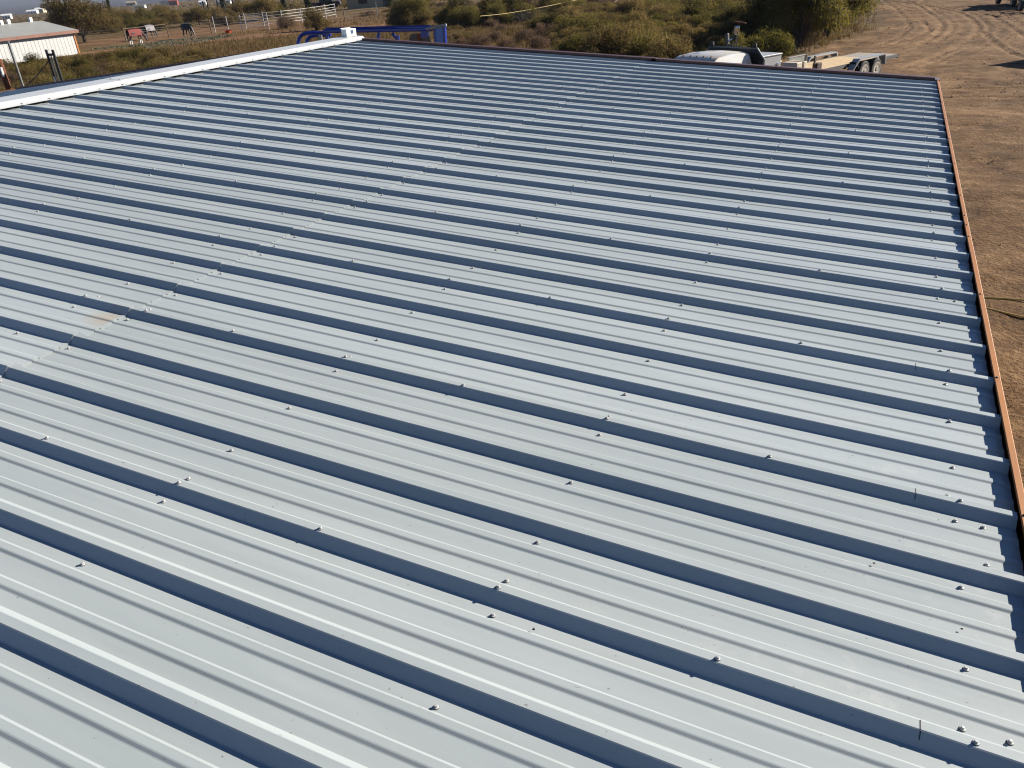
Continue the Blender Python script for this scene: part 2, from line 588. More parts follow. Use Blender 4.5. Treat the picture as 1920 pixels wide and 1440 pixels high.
def make_mountains():
    m = NT('far_mountain_slope')
    co = m.world()
    f = m.noise(0.0016, 8, 0.65, co)
    m.l(m.ramp(f, [(0.35, srgb(36, 34, 38)), (0.65, srgb(66, 60, 58))]), m.b.inputs['Base Color'])
    m.b.inputs['Roughness'].default_value = 1.0
    m.b.inputs['Specular IOR Level'].default_value = 0.0
    n, q = 90, 30
    vs, fs = [], []
    for i in range(n + 1):
        a = math.radians(95 + 90 * i / n)
        for j in range(q + 1):
            r = 2200 + 4300 * j / q
            x, y = r * math.cos(a), r * math.sin(a)
            k = j / q
            hgt = -27 + 92 * k ** 1.3 * (0.6 + 0.8 * float(value_noise(x, y, 900, 8))) + 12 * k * (float(value_noise(x, y, 260, 9)) - .5)
            vs.append((x, y, hgt))
    for i in range(n):
        for j in range(q):
            a = i * (q + 1) + j
            fs.append((a, a + 1, a + q + 2, a + q + 1))
    o = MB().add(vs, fs).build('mountains', m.m, smooth=True)
    tag(o, kind='structure')
make_mountains()

# ------------------------------------------------------------------ the metal building
EAVE = 3.14588
SLOPE = math.radians(4.76)
RIB = 0.3048
RH = 0.0275
YF, YN = 0.06, -13.45                # far and near ends
RIDGE = -8.36
R_ROOF = Matrix.Rotation(SLOPE, 3, 'Y')
O_ROOF = Vector((0, 0, EAVE))
bld = thing('metal_building', 'low metal building with a pale ribbed sheet roof, brown gutter and white ridge cap', 'building')

def roof_place(o, x, y, z):
    o.location = O_ROOF + R_ROOF @ Vector((x, y, z))
    o.rotation_euler = (0, SLOPE, 0)

def rib_profile(first_rib_full=True):
    """(y, z) going from the far lap rib towards the camera over three rib spacings"""
    p = []
    for r in range(3):
        o = -r * RIB
        p += [(o + .0555, -RH), (o + .0300, -.0022), (o + .0262, 0), (o + .0018, 0), (o - .0015, -.0020), (o - .0262, -RH + .0012), (o - .0285, -RH)]
        for c in (-.090, -.188):
            p += [(o + c + .0185, -RH), (o + c + .0110, -RH + .0042), (o + c - .0078, -RH + .0044), (o + c - .0115, -RH + .0037), (o + c - .0185, -RH + .0006), (o + c - .0215, -RH)]
    p += [(-3 * RIB + .0575, -RH), (-3 * RIB + .0553, -RH)]
    return p
PROF = rib_profile()

def panel_mesh(name, x0, x1, lip=False, zoff=0.0, y_at=0.0):
    """one sheet, 0.914 m wide, ribs along x"""
    mb = MB()
    n = len(PROF)
    NX = 20
    xs = [x0 + (x1 - x0) * i / NX for i in range(NX + 1)]
    vs = []
    for x in xs:
        for y, z in PROF:
            vs.append((x, y + .0026 * (float(value_noise(x, y + y_at, .8, 31)) - .5), z + zoff + (.0016 * (float(value_noise(x * .7, (y + y_at) * 3, .25, 32)) - .5) if z < -.02 else 0)))
    fs = []
    for i in range(NX):
        for k in range(n - 1):
            a = i * n + k
            fs.append((a, a + 1, a + n + 1, a + n))
    mb.add(vs, fs)
    if lip:                                   # cut edge of the sheet at the end lap
        for k in range(n - 1):
            (ya, za), (yb, zb) = PROF[k], PROF[k + 1]
            if abs(za - zb) > 0.003 and abs(za - zb) < 0.006:
                continue
            mb.add([(x1, ya, za + zoff), (x1, yb, zb + zoff), (x1 - .001, yb, zb + zoff - .0028), (x1 - .001, ya, za + zoff - .0028)], [(0, 1, 2, 3)])
    me = mb.mesh(name, M['roof'])
    return me

# the lap ribs are numbers 2, 5, 8 ... counted from the far end
panels = []                                    # (y of lap rib, lower panel, upper panel)
jit = random.Random(5)
k0 = -1
while -k0 * RIB > YN:
    y0 = -k0 * RIB
    sx = -3.555 + jit.uniform(-.014, .014)
    lo = bpy.data.objects.new('roof_panel', panel_mesh('roof_panel', -3.72, 0.004 + jit.uniform(-.004, .004), y_at=y0))
    up = bpy.data.objects.new('roof_panel', panel_mesh('roof_panel', -8.34, sx, True, 0.0042, y_at=y0))
    for o in (lo, up):
        COL.objects.link(o)
        o.parent = bld
        roof_place(o, 0, y0, 0)
    panels.append((k0, lo, up))
    k0 += 3
# the first sheet would stand past the far rake, so it starts at rib 0
def trim_first():
    for o in panels[0][1:]:
        me = o.data
        bm = bmesh.new()
        bm.from_mesh(me)
        dead = [f for f in bm.faces if f.calc_center_median().y > -RIB + 0.0565]
        bmesh.ops.delete(bm, geom=dead, context='FACES')
        bm.to_mesh(me)
        bm.free()
trim_first()

# screws ------------------------------------------------------------
def screw_mesh():
    mb = MB()
    mb.cur = 1
    mb.lathe([(.0082, 0), (.0086, .0012), (.0078, .0022)], 12)
    mb.cur = 0
    mb.lathe([(.0076, .0021), (.0070, .0036), (.0050, .0044)], 12)
    mb.lathe([(.0047, .0042), (.0047, .0092), (.0040, .0099)], 6)
    return mb.mesh('screw', [M['screw'], M['rubber']])
SCREW = screw_mesh()
screws = []                                    # x, y, z in roof frame
sr = random.Random(3)
for k in range(0, 44):
    lap = (k % 3 == 2)
    yk = -k * RIB
    for X in (-.163, -1.284, -2.392, -3.515, -3.832, -5.226, -6.652, -8.118):
        if X == -3.515 and k % 3 == 0 and sr.random() < .3:
            continue
        screws.append((X + sr.uniform(-.007, .007), yk - .0575 + sr.uniform(-.005, .005), -RH, k))
        if lap and X > -7:
            screws.append((X + sr.uniform(-.02, .012), yk + .066 + sr.uniform(-.004, .005), -RH, k))
    if lap:
        for X in (-.157, -.731, -1.287, -1.853, -2.402, -2.97, -3.46, -3.845, -4.52, -5.245, -5.95, -6.68, -7.362):
            screws.append((X + sr.uniform(-.012, .012), yk + .0135 + sr.uniform(-.004, .004), 0, k))
    if k % 3 == 2 or k % 6 == 0:
        screws.append((-.089 + sr.uniform(-.006, .006), yk + (-.0575 if k % 2 else .07), -RH, k))
CAMR = Vector((-0.66084, -11.13719, 1.50447))
screws.sort(key=lambda s: (Vector(s[:3]) - CAMR).length if s[1] < 0.02 and not (s[1] < -9.9 and abs(s[0] + .66) < .2) else 99)
def pitch_z(x):
    return 0.0042 if x < -3.56 else 0.0
for i, (x, y, z, k) in enumerate(screws[:290]):
    kk, lo, up = next(p for p in panels if p[0] <= k - (0 if y <= -k * RIB + .06 else 1e-3) < p[0] + 3) if k >= 0 else panels[0]
    if y > -k * RIB + .06:                     # sits on the sheet farther away
        cand = [p for p in panels if p[0] <= k - 1 < p[0] + 3]
        kk, lo, up = cand[0] if cand else panels[0]
    par = up if x < -3.56 else lo
    o = linked('screw', SCREW, par, (x, y + kk * RIB, z + pitch_z(x) - .0004), (sr.uniform(-.05, .05), sr.uniform(-.05, .05), sr.uniform(0, 6)))
    o.scale = (.9, .9, .9)
far_s = MB()
for (x, y, z, k) in screws[290:]:
    n0 = len(far_s.v)
    far_s.lathe([(.0082, 0), (.0070, .0036), (.0047, .0042), (.0047, .0092), (.0040, .0099)], 6, Matrix.Translation((x, y, z + pitch_z(x))))
o = far_s.build('screw', M['screw'], bld)
roof_place(o, 0, 0, 0)
tag(o, kind='stuff')

# black marker strokes across three lap ribs near the eave
for X, k in ((-.275, 32), (-.279, 29), (-.273, 26)):
    kk, lo, up = [p for p in panels if p[0] <= k < p[0] + 3][0]
    mk = MB().box((X, .0140 - (k - kk) * RIB, .0003), (.0022, .026, .0008)).box((X + .0005, -.0085 - (k - kk) * RIB, -.0082), (.0018, .019, .0010), rx=.80)
    mk.build('marker_stroke', M['rubber'], lo)

# other slope -------------------------------------------------------
R_BACK = Matrix.Rotation(PI, 3, 'Z') @ R_ROOF
ridge_w = O_ROOF + R_ROOF @ Vector((RIDGE, 0, 0))
back_me = panel_mesh('roof_panel', -8.34, 0.0)
for j in range(15):
    o = linked('roof_panel', back_me, bld)
    o.rotation_euler = (0, SLOPE, PI)
    base = R_BACK @ Vector((RIDGE, 0, 0))
    o.location = Vector((ridge_w.x, -13.45 + 0.9144 * j, ridge_w.z)) - base
BACK_EAVE = Vector((ridge_w.x, 0, ridge_w.z)) - R_BACK @ Vector((RIDGE, 0, 0))

# ridge cap ---------------------------------------------------------
cap_prof = [(-8.136, .0030), (-8.150, .0050), (-8.178, .0140), (-8.218, .0410), (-8.226, .0436), (-8.475, .0405), (-8.49, .036), (-8.55, .004)]
def cap_piece(y0, y1, lift, skew=0.0):
    mb = MB()
    n = len(cap_prof)
    vs = []
    for y in (y0, y1):
        for i, (x, z) in enumerate(cap_prof):
            sk = -skew * i / (n - 1) if y == y1 else 0
            vs.append((x, y + sk, z + lift))
    for y in (y0, y1):
        for i, (x, z) in enumerate(cap_prof):
            sk = -skew * i / (n - 1) if y == y1 else 0
            vs.append((x, y + sk, z + lift - .0015))
    fs = [(i, i + 1, n + i + 1, n + i) for i in range(n - 1)]
    fs += [(2 * n + i, 3 * n + i, 3 * n + i + 1, 2 * n + i + 1) for i in range(n - 1)]
    fs += [(i, 2 * n + i, 2 * n + i + 1, i + 1) for i in range(n - 1)]
    fs += [(n + i, n + i + 1, 3 * n + i + 1, 3 * n + i) for i in range(n - 1)]
    fs += [(0, n, 3 * n, 2 * n), (n - 1, 3 * n - 1, 4 * n - 1, 2 * n - 1)]
    o = mb.add(vs, fs).build('ridge_cap', M['white_trim'], bld)
    roof_place(o, 0, 0, 0)
    return o
cap_parts = [cap_piece(-4.52, 0.26, .0045, .0), cap_piece(-7.50, -4.46, .0025), cap_piece(-10.5, -7.44, .0045), cap_piece(YN, -10.44, .0025)]
capscrew = MB()
for k in range(0, 44):
    y = -k * RIB + .013
    host = cap_parts[0] if y > -4.5 else cap_parts[1] if y > -7.46 else cap_parts[2] if y > -10.46 else cap_parts[3]
    o = linked('screw', SCREW, host, (-8.158, y, .0122), (0, .3, k))
for y in (-4.49, -7.47):
    for x in (-8.27, -8.40):
        linked('screw', SCREW, cap_parts[0], (x, y, .0485), (0, 0, 0))
cl = MB()
for k in range(0, 44):
    y = -k * RIB
    cl.box((-8.205, y - .1385, -.0125), (.03, .243, .0245))
o = cl.build('closure_strip', M['closure'], bld)
roof_place(o, 0, 0, 0)

# gutter ------------------------------------------------------------
def gutter_piece(y0, y1, lift):
    prof = [(.0060, .002 + lift), (.0045, .0105 + lift), (.0065, .0125 + lift), (.0250, .0125 + lift), (.0275, .0105 + lift), (.0275, -.115 + lift), (-.085, -.125 + lift), (-.085, -.050 + lift),
            (-.083, -.050 + lift), (-.083, -.123 + lift), (.0255, -.113 + lift), (.0255, .0095 + lift), (.0080, .0100 + lift), (.0075, .002 + lift)]
    o = MB().prism(prof, y0, y1).build('gutter', M['brown'], bld)
    roof_place(o, 0, 0, 0)
    return o
g_far, g_near = gutter_piece(-6.47, 0.20, .0), gutter_piece(YN, -6.40, .0014)
rivet = MB().lathe([(.0052, 0), (.0050, .002), (.0034, .0042), (.0012, .0052)], 8).mesh('gutter_screw', M['black_steel'], True)
for y in (.034, -.626, -1.547, -2.462, -3.37, -4.283, -5.208, -5.684, -5.883, -6.11, -7.026, -7.925, -8.843, -9.76, -10.67):
    linked('gutter_screw', rivet, g_near if y < -6.4 else g_far, (.0135, y, .0125 + (.0014 if y < -6.4 else 0)))
o = MB().box((.010, .115, -.02), (.052, .17, .075)).build('gutter_end_cap', simple('grey_end_cap', srgb(116, 104, 104), 0.5), bld)
roof_place(o, 0, 0, 0)
# back gutter
gb = MB().prism([(-.09, -.12), (.03, -.11), (.03, .012), (.006, .012), (.006, .010), (.028, .010), (.028, -.108), (-.09, -.118)], -0.3, 13.2)
o = gb.build('gutter', M['brown'], bld)
o.location = BACK_EAVE
o.rotation_euler = (0, SLOPE, PI)

# far rake trim -----------------------------------------------------
def rake_piece(x0, x1, lift):
    prof = [(.049, -.028), (.049, .0305 + lift), (.053, .034 + lift), (.156, .034 + lift), (.160, .0305 + lift), (.160, -.165), (.140, -.165), (.140, -.034), (.0600, -.034), (.0600, -.028)]
    o = MB().prism(prof, x0, x1, axis='x').build('rake_trim', M['maroon_trim'], bld)
    roof_place(o, 0, 0, 0)
    return o
rk0, rk1 = rake_piece(-3.50, -.02, 0.0), rake_piece(-8.10, -3.44, .0045)
o = rake_piece(-16.5, -8.30, 0.0)
o.location = BACK_EAVE + Vector((0, 0, 0))
o.rotation_euler = (0, -SLOPE, 0)
o.location = (ridge_w.x + 8.36 * math.cos(SLOPE), 0, ridge_w.z + 8.36 * -math.sin(-SLOPE) * -1 + 0)
o.matrix_basis = Matrix.Translation(Vector((ridge_w.x, 0, ridge_w.z)) - (Matrix.Rotation(-SLOPE, 3, 'Y') @ Vector((RIDGE, 0, 0)))) @ Matrix.Rotation(-SLOPE, 4, 'Y')
for x in (-.30, -1.2, -2.1, -3.0, -3.9, -4.8, -5.7, -6.6, -7.5):
    linked('gutter_screw', rivet, rk0 if x > -3.46 else rk1, (x, .11, .034 + (0 if x > -3.46 else .0045)))
# walls
wx0, wx1, wy0, wy1 = 2 * ridge_w.x + .14, -.14, YN + .1, 0.03
for nm, c, s in (('eave_wall', (wx1, (wy0 + wy1) / 2, 1.48), (.08, wy1 - wy0, 2.96)), ('back_wall', (wx0, (wy0 + wy1) / 2, 1.48), (.08, wy1 - wy0, 2.96))):
    MB().box(c, s).build('wall', M['wall_sheet'], bld)
for y in (wy0, wy1):
    MB().prism([(wx0 + .05, 0.0), (wx1 - .05, 0.0), (wx1 - .05, 2.98), (ridge_w.x, 3.70), (wx0 + .05, 2.98)], y - .04, y + .04).build('wall', M['wall_sheet'], bld)

db = MB()
dr = random.Random(44)
for i in range(110):
    x, y = -8 * dr.random() ** 1.5 - .15, -9.6 + dr.gauss(0, 1.6)
    f = (-y / RIB) % 1.0
    if not (.13 < f < .26 or .38 < f < .56 or .70 < f < .80):
        continue
    q = .0015 + .0045 * dr.random() ** 2
    a = dr.uniform(0, 6)
    db.add([(x + q * math.cos(a), y + q * math.sin(a), -RH + .001), (x + q * math.cos(a + 2), y + q * .7 * math.sin(a + 2), -RH + .001), (x + q * math.cos(a + 4), y + q * math.sin(a + 4), -RH + .001 + q * .5), (x, y, -RH + .001 + q)], [(0, 1, 3), (1, 2, 3), (2, 0, 3)])
o = db.build('leaf_litter', M['bark'], bld)
roof_place(o, 0, 0, .0048)
tag(o, kind='stuff')

# things on the roof ------------------------------------------------
def roof_pt(x, y, z):
    return O_ROOF + R_ROOF @ Vector((x, y, z))
bx = thing('packaging_box', 'small white box with a blue square label on the far end of the ridge cap', 'box', roof_pt(-8.36, .10, .046), -.25)
b = MB().box((0, 0, .055), (.12, .20, .11), rz=0.0).build('box_body', M['white'], bx, bevel=.004)
MB().box((.0612, .015, .066), (.003, .05, .05)).build('label', simple('blue_print', srgb(20, 84, 150), .5), bx)
MB().box((-.045, .0, .114), (.075, .195, .004), ry=.3).build('flap', M['white'], bx)

# ------------------------------------------------------------------ plants
def leaf_cloud(name, mat, centers, radii, n, size, elong=2.2, seed=0, drop=0.0):
    """n small leaf faces spread through a set of clumps; attribute tint per clump and leaf"""
    r = np.random.default_rng(seed)
    C = np.array(centers, float)
    Rr = np.array(radii, float)
    w = Rr ** 2.2
    which = r.choice(len(C), n, p=w / w.sum())
    d = r.normal(size=(n, 3))
    d /= np.linalg.norm(d, axis=1)[:, None]
    rad = r.random(n) ** 0.45
    rad = np.where(r.random(n) < .12, rad * 1.35, rad)
    p = C[which] + d * (rad * Rr[which])[:, None] * np.array([1, 1, .8])
    if C[:, 2].min() > -.4:
        p[:, 2] = np.maximum(p[:, 2], .03)
    u = r.normal(size=(n, 3))
    u[:, 2] += 0.35
    u /= np.linalg.norm(u, axis=1)[:, None]
    q = r.normal(size=(n, 3))
    v = np.cross(u, q)
    v /= np.linalg.norm(v, axis=1)[:, None]
    s = size * (0.55 + 0.9 * r.random(n))[:, None]
    twig = (r.random(n) < .26)[:, None]
    elong = np.where(twig, elong * 4.5, elong)
    u = np.where(twig, u * np.array([.6, .6, 1]) + np.array([0, 0, .5]), u)
    s = np.where(twig, s * .62, s)
    a = p - u * s * elong * .5
    b = p + v * s * .5
    c = p + u * s * elong * .5
    e = p - v * s * .5
    verts = np.stack([a, b, c, e], 1).reshape(-1, 3)
    tint_c = r.random(len(C))
    tint = np.clip(tint_c[which] * .6 + r.random(n) * .4, 0, 1)
    me = bpy.data.meshes.new(name)
    me.vertices.add(len(verts))
    me.vertices.foreach_set('co', verts.ravel())
    me.loops.add(4 * n)
    me.loops.foreach_set('vertex_index', np.arange(4 * n))
    me.polygons.add(n)
    me.polygons.foreach_set('loop_start', np.arange(0, 4 * n, 4))
    me.polygons.foreach_set('loop_total', np.full(n, 4))
    me.update()
    at = me.attributes.new('tint', 'FLOAT', 'FACE')
    at.data.foreach_set('value', tint.astype(np.float32))
    me.materials.append(mat)
    return me

def bush_proto(seed, mat, rx=1.5, h=2.0, n=8600, size=.044, clumps=26, dome=True):
    r = random.Random(seed)
    cs, rs, tips = [], [], []
    for i in range(clumps):
        a = r.uniform(0, 2 * PI)
        k = math.sqrt(r.random())
        top = h * (1 - .55 * k ** 2) if dome else h * (1 - .25 * k)
        z = top * (r.uniform(.25, 1.0) ** .7)
        rad = r.uniform(.24, .44) * rx * (1.05 if k < .7 else .85)
        x, y = k * rx * .86 * math.cos(a), k * rx * .86 * math.sin(a)
        cs.append((x, y, max(z - rad * .4, rad * .5)))
        rs.append(rad)
        tips.append((x, y, z))
    fol = leaf_cloud('foliage', mat, cs, rs, n, size, 2.4, seed)
    st = MB()
    for i, t in enumerate(tips[:16]):
        b = (r.uniform(-.15, .15), r.uniform(-.15, .15), 0)
        mid = (t[0] * .45 + r.uniform(-.12, .12), t[1] * .45 + r.uniform(-.12, .12), t[2] * .5)
        st.tube([b, mid, t], [.03 * h / 2 + .01, .02 * h / 2, .006], 5, False)
        for q in range(3):
            e = (t[0] + r.uniform(-.4, .4), t[1] + r.uniform(-.4, .4), t[2] + r.uniform(-.05, .35))
            st.tube([mid, e], [.011, .004], 4, False)
    return fol, st.mesh('stems', M['bark'])

BUSH = {
    'olive': [bush_proto(100 + i, M['leaf_olive'], 1.5, 1.9 + .2 * i) for i in range(3)],
    'green': [bush_proto(200 + i, M['leaf_green'], 1.6, 2.2, 9500) for i in range(3)],
    'bright': [bush_proto(300 + i, M['leaf_bright'], 1.3, 1.6) for i in range(2)],
    'grey': [bush_proto(400 + i, M['leaf_grey'], 1.4, 1.7, 5200, .04) for i in range(2)],
    'low': [bush_proto(500 + i, M['leaf_olive'], 1.3, .95, 5200, .044, 20) for i in range(2)],
}
KIND_LABEL = {
    'olive': ('olive green desert bush', 'olive bushes'),
    'green': ('green leafy mesquite bush', 'green mesquite bushes'),
    'bright': ('yellow green rounded bush', 'yellow green bushes'),
    'grey': ('bare grey twiggy bush', 'bare grey bushes'),
    'low': ('low olive scrub bush', 'low scrub bushes'),
}
br = random.Random(21)
def bush(kind, x, y, s=1.0, sz=1.0, where='in the thicket beyond the far edge of the roof', label=None, group=None, size=''):
    fol, st = br.choice(BUSH[kind])
    nm, gr = KIND_LABEL[kind]
    nm, gr = size + nm, size + gr
    z = float(ground_z(x, y))
    t = thing('desert_bush', label or f'{nm} {where}', 'bush', (x, y, z - .03), br.uniform(0, 6.28), None if label else (group or f'{gr} {where}'))
    t.scale = (s, s * br.uniform(.85, 1.15), s * sz)
    linked('foliage', fol, t)
    linked('stems', st, t)
    return t

def scatter(poly, n, mind, fn, seed, tries=40):
    r = random.Random(seed)
    xs = [p[0] for p in poly]; ys = [p[1] for p in poly]
    pts = []
    def inside(x, y):
        c = False
        j = len(poly) - 1
        for i in range(len(poly)):
            xi, yi = poly[i]; xj, yj = poly[j]
            if (yi > y) != (yj > y) and x < (xj - xi) * (y - yi) / (yj - yi) + xi:
                c = not c
            j = i
        return c
    k = 0
    while len(pts) < n and k < n * tries:
        k += 1
        x, y = r.uniform(min(xs), max(xs)), r.uniform(min(ys), max(ys))
        if not inside(x, y):
            continue
        if any((x - a) ** 2 + (y - b) ** 2 < mind * mind for a, b in pts):
            continue
        pts.append((x, y))
        fn(x, y, r)

# big mesquites at the edge of the yard
def tree_proto(seed, mat, rx, h, trunk_h, n, size=.09, clumps=34, spread=.9):
    r = random.Random(seed)
    cs, rs = [], []
    tr = MB()
    limbs = []
    for i in range(5):
        a = i * 2 * PI / 5 + r.uniform(-.4, .4)
        e = Vector((math.cos(a) * rx * r.uniform(.3, .55), math.sin(a) * rx * r.uniform(.3, .55), h * r.uniform(.5, .72)))
        b = Vector((math.cos(a) * .08, math.sin(a) * .08, trunk_h * .5))
        m1 = b.lerp(e, .5) + Vector((r.uniform(-.2, .2), r.uniform(-.2, .2), r.uniform(-.1, .25)))
        tr.tube([b, m1, e], [.085 * h / 3.5, .06 * h / 3.5, .025], 6, False)
        limbs.append(e)
        for q in range(4):
            e2 = e + Vector((r.uniform(-1, 1) * rx * .4, r.uniform(-1, 1) * rx * .4, r.uniform(-.1, .3) * h))
            tr.tube([e if q % 2 else m1, e2], [.03, .008], 5, False)
            limbs.append(e2)
    tr.tube([(0, 0, -.1), (.03, .02, trunk_h * .5), (0, .03, trunk_h)], [.16 * h / 3.5, .12 * h / 3.5, .1 * h / 3.5], 8, False)
    for i in range(clumps):
        a = r.uniform(0, 2 * PI)
        k = math.sqrt(r.random())
        z = trunk_h + (h - trunk_h) * (1 - k ** 2.4 * .75) * r.uniform(.3, 1)
        if i < len(limbs):
            c = limbs[i]
            cs.append((c.x, c.y, c.z)); rs.append(r.uniform(.24, .38) * rx)
        else:
            cs.append((k * rx * spread * math.cos(a), k * rx * spread * math.sin(a), z)); rs.append(r.uniform(.2, .36) * rx)
    return leaf_cloud('crown', mat, cs, rs, n, size, 2.2, seed), tr.mesh('trunk', M['bark'])

def tree(proto, name, x, y, s, label, cat='tree', group=None, sz=1.0, rz=None):
    z = float(ground_z(x, y))
    t = thing(name, label, cat, (x, y, z), br.uniform(0, 6) if rz is None else rz, group)
    t.scale = (s, s, s * sz)
    linked('crown', proto[0], t)
    linked('trunk', proto[1], t)
    return t

MESQ = [tree_proto(31 + i, M['leaf_green'], 2.2, 3.4, .5, 16000, .058, 46) for i in range(2)]
MESQ_O = [tree_proto(41 + i, M['leaf_olive'], 2.6, 3.6, 1.0, 12000, .07, 40) for i in range(2)]
tree(MESQ[0], 'mesquite_tree', -4.9, 35.3, 1.08, 'large green mesquite behind the white truck, nearest the trailer deck')
tree(MESQ[1], 'mesquite_tree', -3.9, 39.6, 1.12, 'large green mesquite at the bend of the dirt track, right edge of the thicket')
tree(MESQ[0], 'mesquite_tree', -6.4, 41.5, 1.15, 'tall green mesquite second back from the bend of the dirt track')
tree(MESQ[1], 'mesquite_tree', -4.8, 47.0, 1.15, 'tall green mesquite farther up beside the dirt track')
tree(MESQ[0], 'mesquite_tree', -5.6, 54.0, 1.1, 'farthest green mesquite beside the dirt track at the top of the view')
bush('bright', -6.0, 31.2, 0.95, .95, label='bright yellow green bush just beyond the trailer front, under the large mesquite')
bush('bright', -7.4, 30.0, 0.9, .95, label='yellow green bush behind the steel tool box of the white truck')

def zone_a(x, y):
    h = 'beside the dirt track' if x > -8.5 else 'behind the white truck' if x > -13 else 'beyond the middle of the roof' if x > -20 else 'right of the branch heap'
    v = 'in the front thicket' if y < 40 else 'in the mid thicket' if y < 58 else 'in the back thicket'
    return v + ' ' + h
def zone_left(x, y):
    h = 'below the white shed' if x < -52 else 'right of the black gate posts' if x < -45 else 'below the grazing horses'
    v = 'at the back' if y > 29 else 'near the ridge cap'
    return v + ' ' + h
def zone_mid(x, y):
    return ('behind the spreading mesquite' if x < -112 else 'behind the grazing horses' if x < -93 else 'behind the white corral')
def size_word(s):
    return 'small ' if s < .68 else 'large ' if s > .86 else ''
def scrub_a(x, y, r):
    if x > yard_x(y) - 1.6:
        return
    q = r.random()
    purple = value_noise(np.array(x), np.array(y), 9.0, 12)
    k = 'grey' if purple > .66 else ('low' if q < .24 else 'olive' if q < .72 else 'green' if q < .86 else 'bright')
    sc = r.uniform(.72, 1.2)
    bush(k, x, y, sc, r.uniform(.55, .82), where=zone_a(x, y), size=size_word(sc - .16))
scatter([(-16.5, 31.5), (-11, 27.0), (-7.6, 24.8), (-7.2, 30), (-5.5, 36), (-5, 60), (-9, 80), (-24, 92), (-34, 88), (-36, 78), (-33, 70), (-24, 60), (-26, 52), (-20, 40)], 190, 1.5, scrub_a, 51)
def scrub_a2(x, y, r):
    bush('low' if r.random() < .6 else 'grey', x, y, r.uniform(.45, .75), r.uniform(.6, .9), where='among dry grass right of the blue frame')
scatter([(-37, 50), (-30, 42), (-20, 36), (-22, 50), (-28, 60), (-36, 62)], 26, 2.4, scrub_a2, 52)
def scrub_left(x, y, r):
    q = r.random()
    sc = r.uniform(.55, .88)
    bush('olive' if q < .5 else 'low' if q < .68 else 'grey' if q < .84 else 'green', x, y, sc, r.uniform(.6, .85), where=zone_left(x, y), size=size_word(sc + .03))
scatter([(-30, 17), (-40, 12), (-56, 22), (-62, 32), (-60.5, 36.5), (-55, 37.0), (-50.5, 36.2), (-47.5, 37.0), (-42, 31.5)], 105, 1.65, scrub_left, 53)

# rounded trees and shrubs of the middle distance
tree(MESQ_O[0], 'mesquite_tree', -88.1, 61.1, 1.5, 'spreading olive mesquite with a forked bare trunk right of the white shed', sz=.9)
tree(MESQ[1], 'mesquite_tree', -44.6, 63.5, 1.0, 'dense green mesquite above the blue frame in front of the wire fence', sz=.85)
for dx_, dy_ in ((-1.7, .4), (1.6, -.3), (.2, -1.2)):
    bush('olive', -44.6 + dx_, 63.5 + dy_, 1.0, .8, where='around the foot of the mesquite above the blue frame')
bush('olive', -57.07, 64.6, 1.05, 1.0, label='single dark round bush behind the left end of the blue frame')
for x_, y_, s_ in ((-37.8, 60.8, 1.3), (-35.4, 62.6, 1.45), (-33.2, 63.6, 1.2), (-36.4, 58.9, 1.0), (-34.0, 60.4, 1.0), (-39.6, 62.0, 1.0)):
    bush('green', x_, y_, s_, .95, where='in the clump left of the heap of cut branches')
bush('grey', -64.2, 68.6, .9, 1.0, label='bare dark shrub in front of the white pipe corral')
bush('green', -104.8, 86.3, 1.3, 1.0, label='bright green shrub beyond the grey blanketed horse')
bush('green', -108.5, 84.0, 1.1, .9, label='small green shrub left of the bright green shrub beyond the horses')
CONE = []
for i in range(2):
    r = random.Random(71 + i)
    cs, rs = [], []
    for j in range(26):
        k = j / 25
        rad = .55 * (1 - k * .75) * r.uniform(.7, 1)
        a = r.uniform(0, 6.28)
        cs.append((math.cos(a) * rad * .5, math.sin(a) * rad * .5, .4 + 4.0 * k)); rs.append(rad * .8 + .1)
    CONE.append((leaf_cloud('crown', M['leaf_dark'], cs, rs, 2600, .10, 2.0, 71 + i), MB().tube([(0, 0, -.1), (0, 0, 4.2)], [.09, .02], 6, False).mesh('trunk', M['bark'])))
for (x, y, s, lab) in [(-132.3, 104.7, 1.15, 'dark narrow evergreen right of the spreading mesquite by the shed'),
                       (-100.7, 108.3, 1.05, 'dark green juniper leftmost of the row behind the white corral'),
                       (-96.8, 109.6, 1.05, 'dark green juniper in the middle of the row behind the white corral'),
                       (-95.6, 114.9, 1.1, 'dark green juniper beside the parked maroon pickup'),
                       (-117.0, 117.5, 1.15, 'dark green juniper left of the corral row near the black fence posts'),
                       (-93.5, 118.2, 1.1, 'dark green juniper right of the parked maroon pickup'),
                       (-74.6, 108.0, .9, 'dark shrub like juniper in front of the beige house')]:
    tree(CONE[br.randrange(2)], 'juniper_tree', x, y, s, lab)
def scrub_mid(x, y, r):
    q = r.random()
    if q < .45:
        tree(MESQ_O[r.randrange(2)], 'mesquite_tree', x, y, r.uniform(.6, 1.05), 'olive mesquite in the wooded band ' + zone_mid(x, y), group='olive mesquites ' + zone_mid(x, y), sz=.8)
    else:
        bush('olive' if q < .7 else 'grey' if q < .85 else 'green', x, y, r.uniform(.8, 1.4), .9, where='in the wooded band ' + zone_mid(x, y))
scatter([(-104, 74), (-92, 76), (-82, 82), (-78, 90), (-88, 100), (-112, 112), (-150, 124), (-150, 100), (-122, 82)], 46, 4.6, scrub_mid, 54)
def scrub_fence(x, y, r):
    bush('low' if r.random() < .5 else 'grey', x, y, r.uniform(.5, .9), r.uniform(.6, 1), where='along the wire fences beyond the paddock')
scatter([(-70, 88), (-62, 80), (-48, 82), (-34, 84), (-28, 92), (-45, 102), (-68, 108)], 34, 3.0, scrub_fence, 55)

